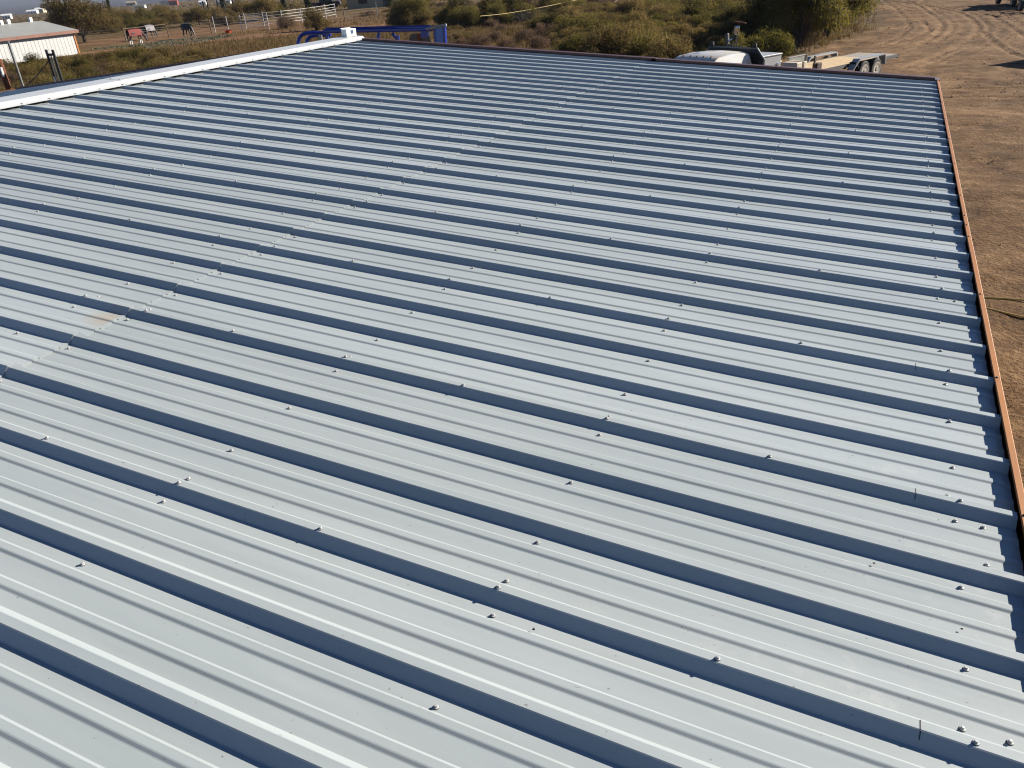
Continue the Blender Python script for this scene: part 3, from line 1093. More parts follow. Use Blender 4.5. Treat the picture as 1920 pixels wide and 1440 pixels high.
# far brush, one mass ---------------------------------------------------
def far_brush():
    r = np.random.default_rng(77)
    n = 3000
    ang = np.radians(r.uniform(103, 153, n))
    d = 130 + 820 * r.random(n) ** 1.25
    x, y = d * np.cos(ang), d * np.sin(ang) - 11
    ok = ~((x > -112) & (y < 128) & (x < -30) & (y > 60))
    x, y, d = x[ok], y[ok], d[ok]
    cs = np.stack([x, y, ground_z(x, y) + r.uniform(.2, .6, len(x))], 1)
    rs = r.uniform(.7, 1.6, len(x))
    m = leaf_cloud('brush', M['leaf_olive'], cs, rs, 90000, .36, 1.6, 78)
    o = bpy.data.objects.new('brush', m)
    COL.objects.link(o)
    tag(o, kind='stuff')
far_brush()

# dry grass --------------------------------------------------------------
def dry_grass():
    r = np.random.default_rng(91)
    n = 110000
    x = r.uniform(-68, 0, n)
    y = 14 + 96 * r.random(n) ** 1.3
    yx = yard_x(y)
    dens = smoothstep(-.4, 1.6, yx - x) * (0.35 + 0.65 * smoothstep(.35, .6, value_noise(x, y, 4.0, 14)))
    pd = seg_dist(x, y, PATH)
    dens *= smoothstep(1.6, 3.0, pd)
    dens *= np.where((x < -45) & (y > 52 + (x + 70) * .25), .25, 1)
    inb = (x > -17.5) & (y < 1.5)
    ok = (r.random(n) < dens) & ~inb
    x, y = x[ok], y[ok]
    n = len(x)
    nb = 4
    bx = np.repeat(x, nb) + r.normal(0, .09, n * nb)
    by = np.repeat(y, nb) + r.normal(0, .09, n * nb)
    h = np.repeat(r.uniform(.15, .5, n), nb) * r.uniform(.6, 1.1, n * nb)
    a = r.uniform(0, 2 * PI, n * nb)
    lean = r.uniform(.1, .6, n * nb) * h
    w = r.uniform(.012, .03, n * nb)
    bz = np.full(n * nb, -.03)
    dx, dy = np.cos(a), np.sin(a)
    v0 = np.stack([bx - dy * w, by + dx * w, bz], 1)
    v1 = np.stack([bx + dy * w, by - dx * w, bz], 1)
    v2 = np.stack([bx + dx * lean, by + dy * lean, bz + h], 1)
    verts = np.stack([v0, v1, v2], 1).reshape(-1, 3)
    k = len(verts) // 3
    me = bpy.data.meshes.new('dry_grass')
    me.vertices.add(len(verts))
    me.vertices.foreach_set('co', verts.ravel())
    me.loops.add(3 * k)
    me.loops.foreach_set('vertex_index', np.arange(3 * k))
    me.polygons.add(k)
    me.polygons.foreach_set('loop_start', np.arange(0, 3 * k, 3))
    me.polygons.foreach_set('loop_total', np.full(k, 3))
    me.update()
    at = me.attributes.new('tint', 'FLOAT', 'FACE')
    at.data.foreach_set('value', np.clip(np.repeat(value_noise(x, y, 6, 15), nb) * .7 + r.random(k) * .4, 0, 1).astype(np.float32))
    me.materials.append(M['grass'])
    o = bpy.data.objects.new('dry_grass', me)
    COL.objects.link(o)
    tag(o, kind='stuff')
dry_grass()

def clods():
    r = random.Random(5)
    mb = MB()
    for i in range(9000):
        y = -9 + 70 * r.random() ** 1.6
        x = r.uniform(yard_x(y) + 1 if y > 6 else .3, 7 + .05 * y)
        s = .010 + .035 * r.random() ** 4 + .0002 * max(0, y)
        a = r.uniform(0, 6)
        vs = []
        for kx, ky, kz in ((1, 0, 0), (-.5, .8, 0), (-.5, -.8, 0), (.1, .1, .75)):
            vs.append((x + s * (kx * math.cos(a) - ky * math.sin(a)) * r.uniform(.7, 1.3), y + s * (kx * math.sin(a) + ky * math.cos(a)) * r.uniform(.7, 1.3), .005 + s * kz * r.uniform(.6, 1.2) + (-.02 if kz == 0 else 0)))
        mb.add(vs, [(0, 1, 3), (1, 2, 3), (2, 0, 3)])
    o = mb.build('clods', M['stone'])
    tag(o, kind='stuff')
clods()

# ------------------------------------------------------------------ fences
def wire_fence(name, label, pts, hs, post_mats, wire_z, r_post=.035, rail=None):
    t = thing(name, label, 'fence', (pts[0][0], pts[0][1], 0))
    o0 = Vector((pts[0][0], pts[0][1], 0))
    P = [Vector((x, y, 0)) - o0 for x, y in pts]
    for i, (p, h) in enumerate(zip(P, hs)):
        MB().tube([p + Vector((0, 0, -.1)), p + Vector((.01, 0, h))], r_post if h > 1.3 else r_post * .6, 6).build('post', post_mats[i % len(post_mats)], t)
    for z in wire_z:
        MB().tube([p + Vector((0, 0, z)) for p in P], .012, 4).build('wire', M['wire'], t)
    if rail:
        MB().tube([p + Vector((0, 0, rail)) for p in P], .035, 6).build('rail', M['wood_post'], t)
    return t
wire_fence('paddock_fence', 'post and rail paddock fence with wires behind the three horses', [(-86, 50.5), (-81.5, 54), (-77.4, 57.5), (-76.7, 63.0), (-74.4, 64.2), (-72.2, 65.1)], [1.5] * 6, [M['wood_post']], (.3, .6, .9, 1.1), .055, 1.38)
n_f = [(-61.5, 71.0), (-60.3, 74.6), (-59.0, 79.7), (-56, 80.4), (-53.2, 81.0), (-50.4, 81.5), (-47.9, 81.8), (-44.8, 82.0), (-41.8, 82.1), (-38.9, 82.2), (-36, 82.8), (-33.2, 83.6), (-30.4, 84.2), (-27.6, 84.9)]
wire_fence('wire_fence', 'long wire fence of thin posts across the brush beyond the blue frame', n_f, [1.5, 1.5, 1.9, 1.4, 1.4, 1.4, 1.9, 1.4, 1.4, 1.9, 1.4, 1.9, 1.4, 1.9], [M['grey_steel'], M['wood_post']], (.35, .65, .95, 1.25), .05)
wire_fence('post_row', 'short row of black posts beyond the corral left of the junipers', [(-120.5, 116), (-118.2, 117.2), (-115.5, 118.4), (-112.0, 112.0)], [2.6, 2.6, 2.6, 2.2], [M['black_steel']], (.6, 1.2), .14)

corral = thing('pipe_corral', 'white pipe corral of five rail panels beyond the black blanketed horse', 'corral', (-73.1, 66.7, 0))
c_pts = [(-73.1, 66.7), (-71.0, 66.6), (-68.8, 66.4), (-66.6, 68.4)]
c_pts2 = [(-72.6, 71.5), (-71.2, 73.2), (-69.8, 75.0), (-69.6, 78.6), (-69.8, 81.8), (-70.6, 85.2), (-71.4, 88.6)]
for line in (c_pts, c_pts2):
    P = [Vector((x + 73.1, y - 66.7, 0)) for x, y in line]
    for p in P:
        MB().tube([p, p + Vector((0, 0, 1.75))], .05, 6).build('post', M['dull_white'], corral)
    for z in (.35, .65, .95, 1.25, 1.6):
        for a, b in zip(P[:-1], P[1:]):
            MB().tube([a + Vector((0, 0, z)), b + Vector((0, 0, z))], .024, 5).build('rail', M['dull_white'], corral)
tub = thing('feed_tub', 'orange feed tub on the ground in front of the white corral', 'tub', (-69.9, 65.3, 0))
MB().lathe([(.30, 0), (.38, .32), (.41, .34), (.36, .33), (.28, .04)], 14).build('tub_body', M['orange'], tub, True)
MB().tube([(.36, -.18, .3), (.5, 0, .34), (.36, .18, .3)], .02, 5).build('handle', M['black_steel'], tub)

# hay strewn on the paddock
def hay_patch():
    r = random.Random(8)
    mb = MB()
    line = [(-73.4, 51.0), (-71.3, 53.4), (-70.5, 55.4), (-70, 57), (-69.3, 58.6), (-68.2, 60), (-66.4, 61)]
    pts = spline([(a, b, 0) for a, b in line], 8)
    pts2 = spline([(-66.3, 50.6, 0), (-65.5, 53, 0), (-65.2, 55.5, 0), (-64.8, 58, 0)], 8)
    for p in list(pts) + list(pts2):
        for k in range(26):
            x, y = p.x + r.gauss(0, .55), p.y + r.gauss(0, .5)
            h = r.uniform(.03, .15)
            s = r.uniform(.12, .35)
            a = r.uniform(0, 6)
            mb.add([(x + s * math.cos(a), y + s * math.sin(a), 0), (x + s * math.cos(a + 2.1), y + s * math.sin(a + 2.1), 0), (x + s * math.cos(a + 4.2), y + s * math.sin(a + 4.2), 0), (x, y, h)], [(0, 1, 3), (1, 2, 3), (2, 0, 3)])
    o = mb.build('strewn_hay', M['hay'])
    tag(o, kind='stuff')
hay_patch()

# ------------------------------------------------------------------ horses
def skin_mesh(name, joints, edges, mat, sub=2):
    me = bpy.data.meshes.new(name + '_skeleton')
    me.from_pydata([j[0] for j in joints], edges, [])
    o = bpy.data.objects.new(name + '_skeleton', me)
    COL.objects.link(o)
    sk = o.modifiers.new('skin', 'SKIN')
    sk.use_smooth_shade = True
    for i, j in enumerate(joints):
        v = me.skin_vertices[0].data[i]
        r = j[1]
        v.radius = (r, r) if not isinstance(r, tuple) else r
        v.use_root = (i == 0)
    ss = o.modifiers.new('sub', 'SUBSURF')
    ss.levels = ss.render_levels = sub
    dg = bpy.context.evaluated_depsgraph_get()
    dg.update()
    out = bpy.data.meshes.new_from_object(o.evaluated_get(dg))
    bpy.data.objects.remove(o)
    out.name = name
    out.materials.clear()
    out.materials.append(mat)
    out.polygons.foreach_set('use_smooth', [True] * len(out.polygons))
    return out

def horse(label, loc, rz, coat, blanket, socks=False, blaze=False, stride=.0):
    t = thing('horse', label, 'horse', loc, rz, None)
    J = [((-.50, 0, 1.20), .27), ((0, 0, 1.14), .29), ((.45, 0, 1.18), .26), ((.70, 0, 1.20), .19), ((.93, 0, .92), .135), ((1.10, 0, .60), .10), ((1.22, 0, .36), .085), ((1.30, 0, .14), .058)]
    E = [(0, 1), (1, 2), (2, 3), (3, 4), (4, 5), (5, 6), (6, 7)]
    for s in (-1, 1):
        n = len(J)
        d = stride * s
        J += [((-.60, .13 * s, .98), .17), ((-.50 + d, .15 * s, .76), .10), ((-.70 + d, .15 * s, .48), .058), ((-.66 + d, .15 * s, .14), .042), ((-.60 + d, .15 * s, .02), .055)]
        E += [(0, n), (n, n + 1), (n + 1, n + 2), (n + 2, n + 3), (n + 3, n + 4)]
        n = len(J)
        J += [((.50, .13 * s, .92), .13), ((.48 - d, .14 * s, .70), .075), ((.52 - d, .14 * s, .42), .052), ((.50 - d, .14 * s, .13), .038), ((.55 - d, .14 * s, .02), .052)]
        E += [(2, n), (n, n + 1), (n + 1, n + 2), (n + 2, n + 3), (n + 3, n + 4)]
    me = skin_mesh('body', J, E, coat)
    linked('body', me, t)
    # mane, tail, ears
    MB().tube([(-.76, 0, 1.22), (-.90, 0, 1.0), (-.90, .02, .6), (-.86, .02, .35)], [.05, .075, .07, .02], 8).build('tail', M['horse_hair'], t, True)
    MB().tube([(.62, 0, 1.36), (.90, 0, 1.06), (1.08, 0, .74)], [.03, .06, .03], 6).build('mane', M['horse_hair'], t, True)
    for s in (-1, 1):
        MB().tube([(1.10, .06 * s, .66), (1.13, .085 * s, .78)], [.03, .006], 5).build('ear', coat, t)
    # blanket: a shell over the trunk
    vs, fs = [], []
    xs = [-.80, -.66, -.3, 0, .3, .55, .68]
    n = 13
    for x in xs:
        wr = .315 if abs(x + .05) < .5 else .285
        zc = 1.17 if x < .1 else 1.18
        zr = .30 if -.6 < x < .5 else .25
        for k in range(n):
            a = PI * (k / (n - 1))
            y = math.cos(a) * wr * (1.0 + .06 * math.cos(3 * a))
            z = zc + math.sin(a) * zr
            if k == 0 or k == n - 1:
                z = zc - .34
            vs.append((x, y, z))
    for i in range(len(xs) - 1):
        for k in range(n - 1):
            fs.append((i * n + k, i * n + k + 1, (i + 1) * n + k + 1, (i + 1) * n + k))
    MB().add(vs, fs).build('blanket', blanket, t, True)
    if socks:
        for x in (-.66, .50):
            for s in (-1, 1):
                MB().tube([(x, .145 * s, .05), (x, .145 * s, .40)], [.058, .062], 7).build('white_sock', M['white'], t)
    if blaze:
        MB().box((1.245, 0, .40), (.035, .07, .46), ry=-.33).build('blaze', M['white'], t)
    return t
M['horse_hair'] = simple('black_horse_hair', (.012, .010, .009, 1), .7)
M['coat_bay'] = simple('dark_bay_coat', srgb(58, 34, 26), .55, 0, .2)
M['coat_black'] = simple('black_coat', srgb(26, 22, 20), .5, 0, .2)
M['coat_grey'] = simple('grey_coat', srgb(84, 80, 80), .6, 0, .2)
M['bl_red'] = simple('brick_red_blanket', srgb(142, 62, 54), .85, 0, .12)
M['bl_grey'] = simple('pale_grey_blanket', srgb(148, 144, 150), .85, 0, .15)
M['bl_dark'] = simple('dark_blue_grey_blanket', srgb(44, 50, 60), .8, 0, .15)
IMG_AZ = math.atan2(.402, .913)
horse('dark bay horse with white legs in a brick red blanket grazing on hay', (-72.8, 54.7, 0), IMG_AZ + 1.0, M['coat_bay'], M['bl_red'], socks=True, stride=.05)
horse('horse in a pale grey blanket grazing between the red and the black blanketed horses', (-78.0, 61.6, 0), IMG_AZ + 1.32, M['coat_grey'], M['bl_grey'], stride=.07)
horse('black horse with a white blaze and dark blanket at the right end of the hay', (-71.4, 60.7, 0), IMG_AZ - .70, M['coat_black'], M['bl_dark'], blaze=True, stride=.08)

# ------------------------------------------------------------------ vehicles
def wheel(parent, x, y, r=.40, w=.26, rim=None, side=1):
    tr = MB()
    Mx = Matrix.Translation((x, y, r)) @ Matrix.Rotation(PI / 2, 4, 'X')
    tr.lathe([(r * .60, -w / 2), (r * .90, -w / 2), (r, -w * .36), (r, w * .36), (r * .90, w / 2), (r * .60, w / 2)], 24, Mx)
    t = tr.build('wheel', M['tyre'], parent, True)
    rm = MB()
    rm.lathe([(r * .64, -w * .53), (r * .66, w * .53), (r * .58, w * .56), (r * .52, w * .52), (r * .22, w * .52), (r * .18, w * .60)], 20, Matrix.Translation((x, y, r)) @ Matrix.Rotation(-PI / 2 * side, 4, 'X'))
    rm.build('rim', rim or M['rim_steel'], t, True)
    return t

def cab_shell(W, wr, base, pts):
    """pts: side outline (x,z) of the greenhouse; narrows from W at base to wr at the roof"""
    zt = max(z for x, z in pts)
    vs, fs = [], []
    n = len(pts)
    for s in (-1, 1):
        for x, z in pts:
            k = (z - base) / (zt - base)
            vs.append((x, s * (W * (1 - k) + wr * k) / 2, z))
    fs = [tuple(range(n)), tuple(reversed(range(n, 2 * n)))]
    for i in range(n):
        j = (i + 1) % n
        fs.append((i, i + n, j + n, j))
    return MB().add(vs, fs)

def pickup(name, label, paint, loc, rz, cat='pickup', bed=True):
    """+x is forward"""
    t = thing(name, label, cat, loc, rz)
    W = 1.86
    lower = [(-2.75, .55), (-2.78, .98), (-2.72, 1.08), (2.2, 1.10), (2.62, 1.02), (2.70, .70), (2.62, .46), (2.15, .42), (1.95, .72), (1.35, .72), (1.15, .42), (-1.30, .42), (-1.5, .72), (-2.1, .72), (-2.3, .5)]
    MB().prism(lower, -W / 2, W / 2).build('body', paint, t, bevel=.05)
    cab_shell(W - .06, 1.36, 1.08, [(-1.05, 1.08), (1.25, 1.08), (.52, 1.72), (.35, 1.77), (-.75, 1.76), (-.88, 1.70)]).build('cab', paint, t, bevel=.04)
    # windows, a little proud
    for s in (-1, 1):
        vs = [(-.85, s * .905, 1.12), (.98, s * .905, 1.12), (.42, s * .735, 1.66), (-.72, s * .735, 1.66)]
        MB().add([(x, y + s * .012, z) for x, y, z in vs], [(0, 1, 2, 3)]).build('side_window', M['glass'], t)
    MB().add([(1.25, -.78, 1.14), (1.25, .78, 1.14), (.58, .62, 1.70), (.58, -.62, 1.70)], [(0, 1, 2, 3)]).build('windshield', M['glass'], t)
    MB().add([(-1.08, -.74, 1.16), (-1.08, .74, 1.16), (-.93, .6, 1.66), (-.93, -.6, 1.66)], [(0, 1, 2, 3)]).build('rear_window', M['glass'], t)
    MB().box((-2.86, 0, .62), (.14, 1.8, .18)).build('bumper', M['chrome'], t, bevel=.02)
    MB().box((2.76, 0, .58), (.14, 1.8, .22)).build('bumper', M['chrome'], t, bevel=.02)
    if bed:
        MB().box((-1.92, 0, 1.06), (1.5, 1.5, .05)).build('bed_floor', M['black_steel'], t)
    for s in (-1, 1):
        MB().box((-2.78, s * .84, .92), (.04, .14, .26)).build('taillight', M['red_lens'], t)
        MB().box((2.66, s * .74, .86), (.08, .3, .16)).build('headlight', M['chrome'], t)
        MB().box((-.1, s * (W / 2 + .04), .40), (2.3, .14, .07)).build('running_board', M['chrome'], t)
        for x in (-1.8, 1.65):
            wheel(t, x, s * (W / 2 - .12), .38, .25, None, s)
    return t

# white flatbed work truck ------------------------------------------------
AX = math.radians(60.0)                         # direction from the cab back along bed and trailer
TR0 = Vector((-5.17, 16.35, 0))                 # below the headache rack
tk = thing('flatbed_truck', 'dusty white flatbed work truck with a black headache rack behind the cab', 'truck', TR0, AX + PI)
W = 1.98
# +x forward. cab from x=.12 to 2.4, hood to 3.9
MB().prism([(.14, .55), (.14, 1.22), (2.35, 1.22), (3.75, 1.16), (3.92, 1.02), (3.95, .62), (3.6, .52), (3.42, .9), (2.72, .9), (2.55, .52)], -W / 2, W / 2).build('body', M['cab_white'], tk, bevel=.06)
# cab with crowned roof
def crowned_cab():
    vs, fs = [], []
    sec = []
    prof = [(.14, 1.20), (.15, 1.55), (.20, 1.77), (.32, 1.83), (1.0, 1.852), (1.56, 1.825), (1.74, 1.75), (1.95, 1.58), (2.40, 1.20)]
    ny = 9
    for x, z in prof:
        for j in range(ny):
            v = -1 + 2 * j / (ny - 1)
            k = max(0, min(1, (z - 1.20) / .66))
            w = (W * (1 - k) + 1.58 * k) / 2
            drop = .035 * k * (abs(v) ** 3)
            vs.append((x, v * w, z - drop))
    for i in range(len(prof) - 1):
        for j in range(ny - 1):
            a = i * ny + j
            fs.append((a, a + 1, a + ny + 1, a + ny))
    # sides
    left = [i * ny for i in range(len(prof))]
    right = [i * ny + ny - 1 for i in range(len(prof))]
    fs.append(tuple(left))
    fs.append(tuple(reversed(right)))
    return MB().add(vs, fs)
cabo = crowned_cab().build('cab', M['cab_white'], tk, True)
cabo.location.z = .06
for y in (-.5, -.3, -.1, .1, .3, .5):           # pressed ribs of the roof skin
    MB().tube([(.35, y, 1.858 - .02 * abs(y)), (.7, y, 1.892 - .02 * abs(y)), (1.25, y, 1.892 - .02 * abs(y)), (1.55, y, 1.85 - .02 * abs(y))], .012, 5).build('roof_rib', M['cab_white'], tk)
for y in (-.56, -.26, 0, .26, .56):
    MB().box((1.60, y, 1.86), (.12, .07, .05), taper=.5).build('marker_light', M['amber'], tk)
MB().add([(1.750, -.70, 1.785), (1.750, .70, 1.785), (2.37, .86, 1.26), (2.37, -.86, 1.26)], [(0, 1, 2, 3)]).build('windshield', M['glass'], tk)
for s in (-1, 1):
    k = s
    MB().add([(.34, s * .955, 1.30), (1.18, s * .955, 1.30), (1.18, s * .84, 1.67), (.36, s * .84, 1.67)], [(0, 1, 2, 3)]).build('side_window', M['glass'], tk)
    MB().add([(1.26, s * .955, 1.30), (2.10, s * .955, 1.30), (1.72, s * .85, 1.65), (1.26, s * .84, 1.67)], [(0, 1, 2, 3)]).build('side_window', M['glass'], tk)
    MB().box((2.2, s * 1.16, 1.42), (.12, .22, .30)).build('mirror', M['black_steel'], tk, bevel=.02)
    MB().box((3.93, s * .78, .94), (.06, .32, .2)).build('headlight', M['chrome'], tk)
    wheel(tk, 3.07, s * .86, .41, .27, None, s)
    wheel(tk, -1.35, s * .84, .41, .30, None, s)
MB().box((3.99, 0, .58), (.16, 1.95, .24)).build('bumper', M['chrome'], tk, bevel=.03)
MB().add([(1.80, .38, 1.70), (1.80, .62, 1.70), (1.90, .62, 1.62), (1.90, .38, 1.62)], [(0, 1, 2, 3)]).build('sun_shade', M['white'], tk)
# headache rack: black plate with cut corners
hr_o = [(-1.24, .98), (-1.24, 1.62), (-.95, 1.93), (.95, 1.93), (1.24, 1.62), (1.24, .98)]
MB().prism([(y, z) for y, z in hr_o], -.06, 0.0, axis='x').build('headache_rack', M['black_steel'], tk)
MB().tube([(-.03, -1.24, 1.62), (-.03, -.95, 1.94), (-.03, .95, 1.94), (-.03, 1.24, 1.62)], .03, 6).build('rack_tube', M['grey_steel'], tk)
for s in (-1, 1):
    MB().lathe([(.05, 0), (.065, .05), (.05, .13), (.02, .15)], 10, Matrix.Translation((-.03, s * .85, 1.955))).build('work_light', M['black_steel'], tk)
MB().box((-1.55, 0, .92), (2.95, 2.3, .10)).build('flatbed', M['dark_grey'], tk)
MB().box((-.2, 0, .62), (5.8, .9, .18)).build('chassis', M['black_steel'], tk)
# tool box behind the rack
tb = thing('tool_box', 'long bright aluminium tool box on the truck bed behind the black rack', 'tool box', TR0 + Vector((math.cos(AX), math.sin(AX), 0)) * .52 + Vector((0, 0, .972)), AX + PI)
MB().box((-.09, .72, .35), (.90, .74, .70)).build('box_body', M['alu'], tb, bevel=.015)
MB().box((-.09, .72, .722), (.94, .78, .045)).build('lid', M['alu'], tb, bevel=.01)
for x in (-.36, .16):
    MB().lathe([(.055, 0), (.055, .02), (.03, .03)], 12, Matrix.Translation((x, 1.09, .42)) @ Matrix.Rotation(-PI / 2, 4, 'X')).build('latch', M['chrome'], tb)
# clamp stand rising behind the rack
cs_ = thing('clamp_stand', 'upright chrome and black clamp stand with a rusty T bar above the truck rack', 'stand', TR0 + Vector((math.cos(AX), math.sin(AX), 0)) * .32 + Vector((-.22, .13, .972)), AX + PI)
cs_.scale = (.92, .92, .92)
for y, z1 in ((-.30, 1.42), (-.18, 1.30), (-.05, 1.40), (.10, 1.62)):
    MB().tube([(0, y * .8 + .05, 0), (0, y + .05, z1 - .2)], .018, 6).build('rod', M['grey_steel'], cs_)
MB().box((0, -.27, 1.28), (.10, .13, .36), rx=.12).build('clamp_block', M['dark_grey'], cs_, bevel=.02)
MB().box((0, .08, 1.46), (.13, .13, .40), rx=-.12).build('clamp_block', M['black_steel'], cs_, bevel=.02)
MB().box((0, .13, 1.56), (.15, .12, .28), rx=-.12).build('chrome_cap', M['chrome'], cs_, bevel=.03)
MB().tube([(0, -.2, 1.22), (0, 0, 1.30)], .03, 6).build('link', M['chrome'], cs_)
MB().tube([(0, .17, .9), (0, .20, 1.80)], .012, 5).build('rod', M['rust'], cs_)
MB().box((0, .26, 1.82), (.04, .50, .045), rx=-.1).build('cross_bar', M['rust'], cs_)

# flat trailer -------------------------------------------------------------
AX = math.radians(62.0)
ax_v = Vector((math.cos(AX), math.sin(AX), 0))
lat = Vector((math.sin(AX), -math.cos(AX), 0))
TC = Vector((-1.29, 23.11, 0)) - lat * .97
# local: +x towards the truck, +y = lat
tl = thing('flat_trailer', 'tandem axle flat trailer with a weathered plank deck behind the white truck', 'trailer', TC, AX + PI)
DZ = .66
for j in range(8):
    y = -.70 + .20 * j
    MB().box((1.37, y, DZ + jit.uniform(-.006, .006)), (4.4, .188, .045)).build('plank', M['wood_deck'], tl)
for s in (-1, 1):
    MB().box((1.37, s * .835, DZ - .02), (4.46, .06, .12)).build('side_rail', M['dark_grey'], tl)
    f = [(-1.00, .46), (-.92, .80), (-.86, .85), (.86, .85), (.92, .81), (1.25, .50), (1.21, .50), (.90, .77), (.84, .81), (-.84, .81), (-.88, .77), (-.96, .46)]
    y0, y1 = sorted((s * .87, s * 1.14))
    MB().prism(f, y0, y1).build('fender', M['alu'], tl)
    MB().box((1.0, s * 1.0, .66), (.03, .26, .28), ry=.85).build('fender_step', M['black_steel'], tl)
    for x in (-.42, .42):
        wheel(tl, x, s * 1.0, .365, .22, M['rim_white'], s)
for x in (-.7, .2, 1.2, 2.4, 3.4):
    MB().box((x, 0, DZ - .09), (.08, 1.6, .09)).build('crossmember', M['black_steel'], tl)
for s in (-1, 1):
    MB().tube([(3.5, s * .6, DZ - .1), (4.9, 0, DZ - .12)], .05, 6).build('tongue', M['black_steel'], tl)
for j in range(4):
    MB().box((-1.60, -.60 + .40 * j, DZ - .02), (1.45, .36, .05)).build('ramp_plank', M['rim_white'], tl)
MB().box((-2.37, 0, DZ - .08), (.10, 1.7, .14)).build('rear_bar', M['black_steel'], tl)
for s in (-1, 1):
    MB().box((-1.60, s * .84, DZ - .06), (1.5, .06, .10)).build('tail_rail', M['dark_grey'], tl)

def on_trailer(x, y, z=DZ + .025):
    return TC - ax_v * x + lat * y + Vector((0, 0, z))
sp = thing('steel_plate', 'grey galvanised steel plate standing lengthwise on the front of the trailer deck', 'plate', on_trailer(2.5, -.40), AX + PI)
MB().box((0, 0, .20), (1.1, .03, .38)).build('panel', M['grey_steel'], sp)
MB().box((0, 0, .395), (1.12, .07, .025)).build('top_edge', M['alu'], sp)
MB().box((-.54, 0, .20), (.05, .09, .44)).build('end_stake', M['wood_post'], sp)
wb = thing('white_crate', 'low cream white crate with a dark strap on the front of the trailer', 'crate', on_trailer(3.1, -.10), AX + PI)
MB().box((0, 0, .14), (.62, .62, .27)).build('crate_body', simple('cream_paint', srgb(236, 224, 196), .6), wb, bevel=.02)
MB().box((-.08, 0, .14), (.09, .64, .285)).build('strap', M['rust'], wb)
jg = thing('jug', 'pale yellow plastic jug beside the cream crate on the trailer', 'jug', on_trailer(3.35, -.62), AX)
MB().lathe([(.10, 0), (.13, .03), (.13, .28), (.06, .38), (.035, .40), (.035, .46)], 12).build('jug_body', simple('yellow_plastic', srgb(196, 180, 104), .5), jg, True)
MB().lathe([(.042, .455), (.042, .50)], 10).build('cap', M['white'], jg)
wp = thing('winch_post', 'rusty winch block with an upright wooden stake on the trailer edge', 'winch', on_trailer(2.85, .66), AX + PI)
MB().box((0, 0, .12), (.30, .20, .24)).build('winch_block', simple('dark_rust', srgb(78, 44, 34), .8), wp, bevel=.02)
MB().box((.18, .0, .24), (.05, .06, .50)).build('stake', M['wood_post'], wp)

# maroon pickup and cars far behind the corral
pickup('parked_pickup', 'maroon pickup parked among the junipers beyond the white corral', M['maroon'], (-96.2, 121.0, 0), .45)
pickup('parked_pickup', 'dark blue pickup with a chrome bumper at the top right of the dirt yard', M['navy'], (7.0, 58.3, 0), math.radians(100))
vn = thing('shadow_caster_van', 'unseen tall grey van added right of the view to cast a shadow on the yard', 'van', (8.75, 31.15, 0), math.radians(45))  # van shape added out of view to throw the rounded shadow on the dirt
MB().prism([(-2.5, .45), (-2.55, 1.2), (-2.48, 2.1), (-2.3, 2.28), (1.2, 2.28), (1.5, 2.15), (2.0, 1.35), (2.75, 1.1), (2.85, .5), (2.3, .42), (2.1, .75), (1.5, .75), (1.3, .42), (-1.1, .42), (-1.3, .75), (-1.9, .75), (-2.1, .42)], -.98, .98).build('body', simple('grey_van_paint', srgb(120, 122, 126), .35), vn, bevel=.16)
MB().add([(1.56, -.78, 2.08), (1.56, .78, 2.08), (2.03, .86, 1.38), (2.03, -.86, 1.38)], [(0, 1, 2, 3)]).build('windshield', M['glass'], vn)
for s_ in (-1, 1):
    MB().box((.75, s_ * .985, 1.65), (.8, .012, .55)).build('side_window', M['glass'], vn)
    for x in (-1.6, 1.8):
        wheel(vn, x, s_ * .86, .36, .22, None, s_)

# open rail trailer behind the dark pickup
ot = thing('open_trailer', 'dark open rail trailer parked behind the dark blue pickup in the dirt yard', 'trailer', (7.55, 52.6, 0), math.radians(100))
for y in (-.8, .8):
    MB().box((0, y, .55), (2.8, .08, .10)).build('side_rail', M['black_steel'], ot)
    MB().box((0, y, 1.15), (2.8, .07, .08)).build('top_rail', M['black_steel'], ot)
    for x in (-1.36, -.45, .45, 1.36):
        MB().box((x, y, .85), (.08, .07, .56)).build('post', M['black_steel'], ot)
    wheel(ot, 0, y * 1.24, .34, .20, None, 1 if y > 0 else -1)
for x in (-1.36, -.45, .45, 1.36):
    MB().box((x, 0, .55), (.08, 1.6, .08)).build('crossmember', M['black_steel'], ot)
MB().tube([(1.4, 0, .52), (2.4, 0, .50)], .05, 6).build('tongue', M['black_steel'], ot)

# ------------------------------------------------------------------ blue tubular frame
BR = Vector((.913, .402, 0)).normalized()
bf = thing('blue_steel_frame', 'blue tubular steel loading frame standing behind the far end of the roof', 'frame', (-14.58, 6.55, .08), math.atan2(.402, .913) - .16)
bf.rotation_euler = (0, .038, bf.rotation_euler.z)
bf.scale = (1, 1, .962)
def bl(pts, r, name='tube', m='blue'):
    return MB().tube(spline(pts, 5), r, 8).build(name, M[m], bf, True)
bl([(.0, 0, 0), (.0, 0, 2.9), (.02, 0, 3.30), (.14, 0, 3.53), (.36, 0, 3.60), (.75, 0, 3.60)], .045, 'hoop')
bl([(.0, .5, 0), (.0, .5, 2.9), (.02, .5, 3.22), (.14, .5, 3.44), (.36, .5, 3.50), (.75, .5, 3.50)], .045, 'hoop')
MB().tube([(.66, 0, 0), (.66, 0, 3.55)], .055, 8).build('post', M['grey_steel'], bf)
MB().tube([(.84, 0, 0), (.84, 0, 3.6)], .05, 8).build('post', M['blue'], bf)
MB().box((2.18, 0, 3.64), (2.85, .12, .10)).build('top_beam', M['blue'], bf, bevel=.03)
MB().tube([(.84, .0, 3.705), (3.55, .0, 3.715)], .022, 6).build('top_rail', M['blue'], bf)
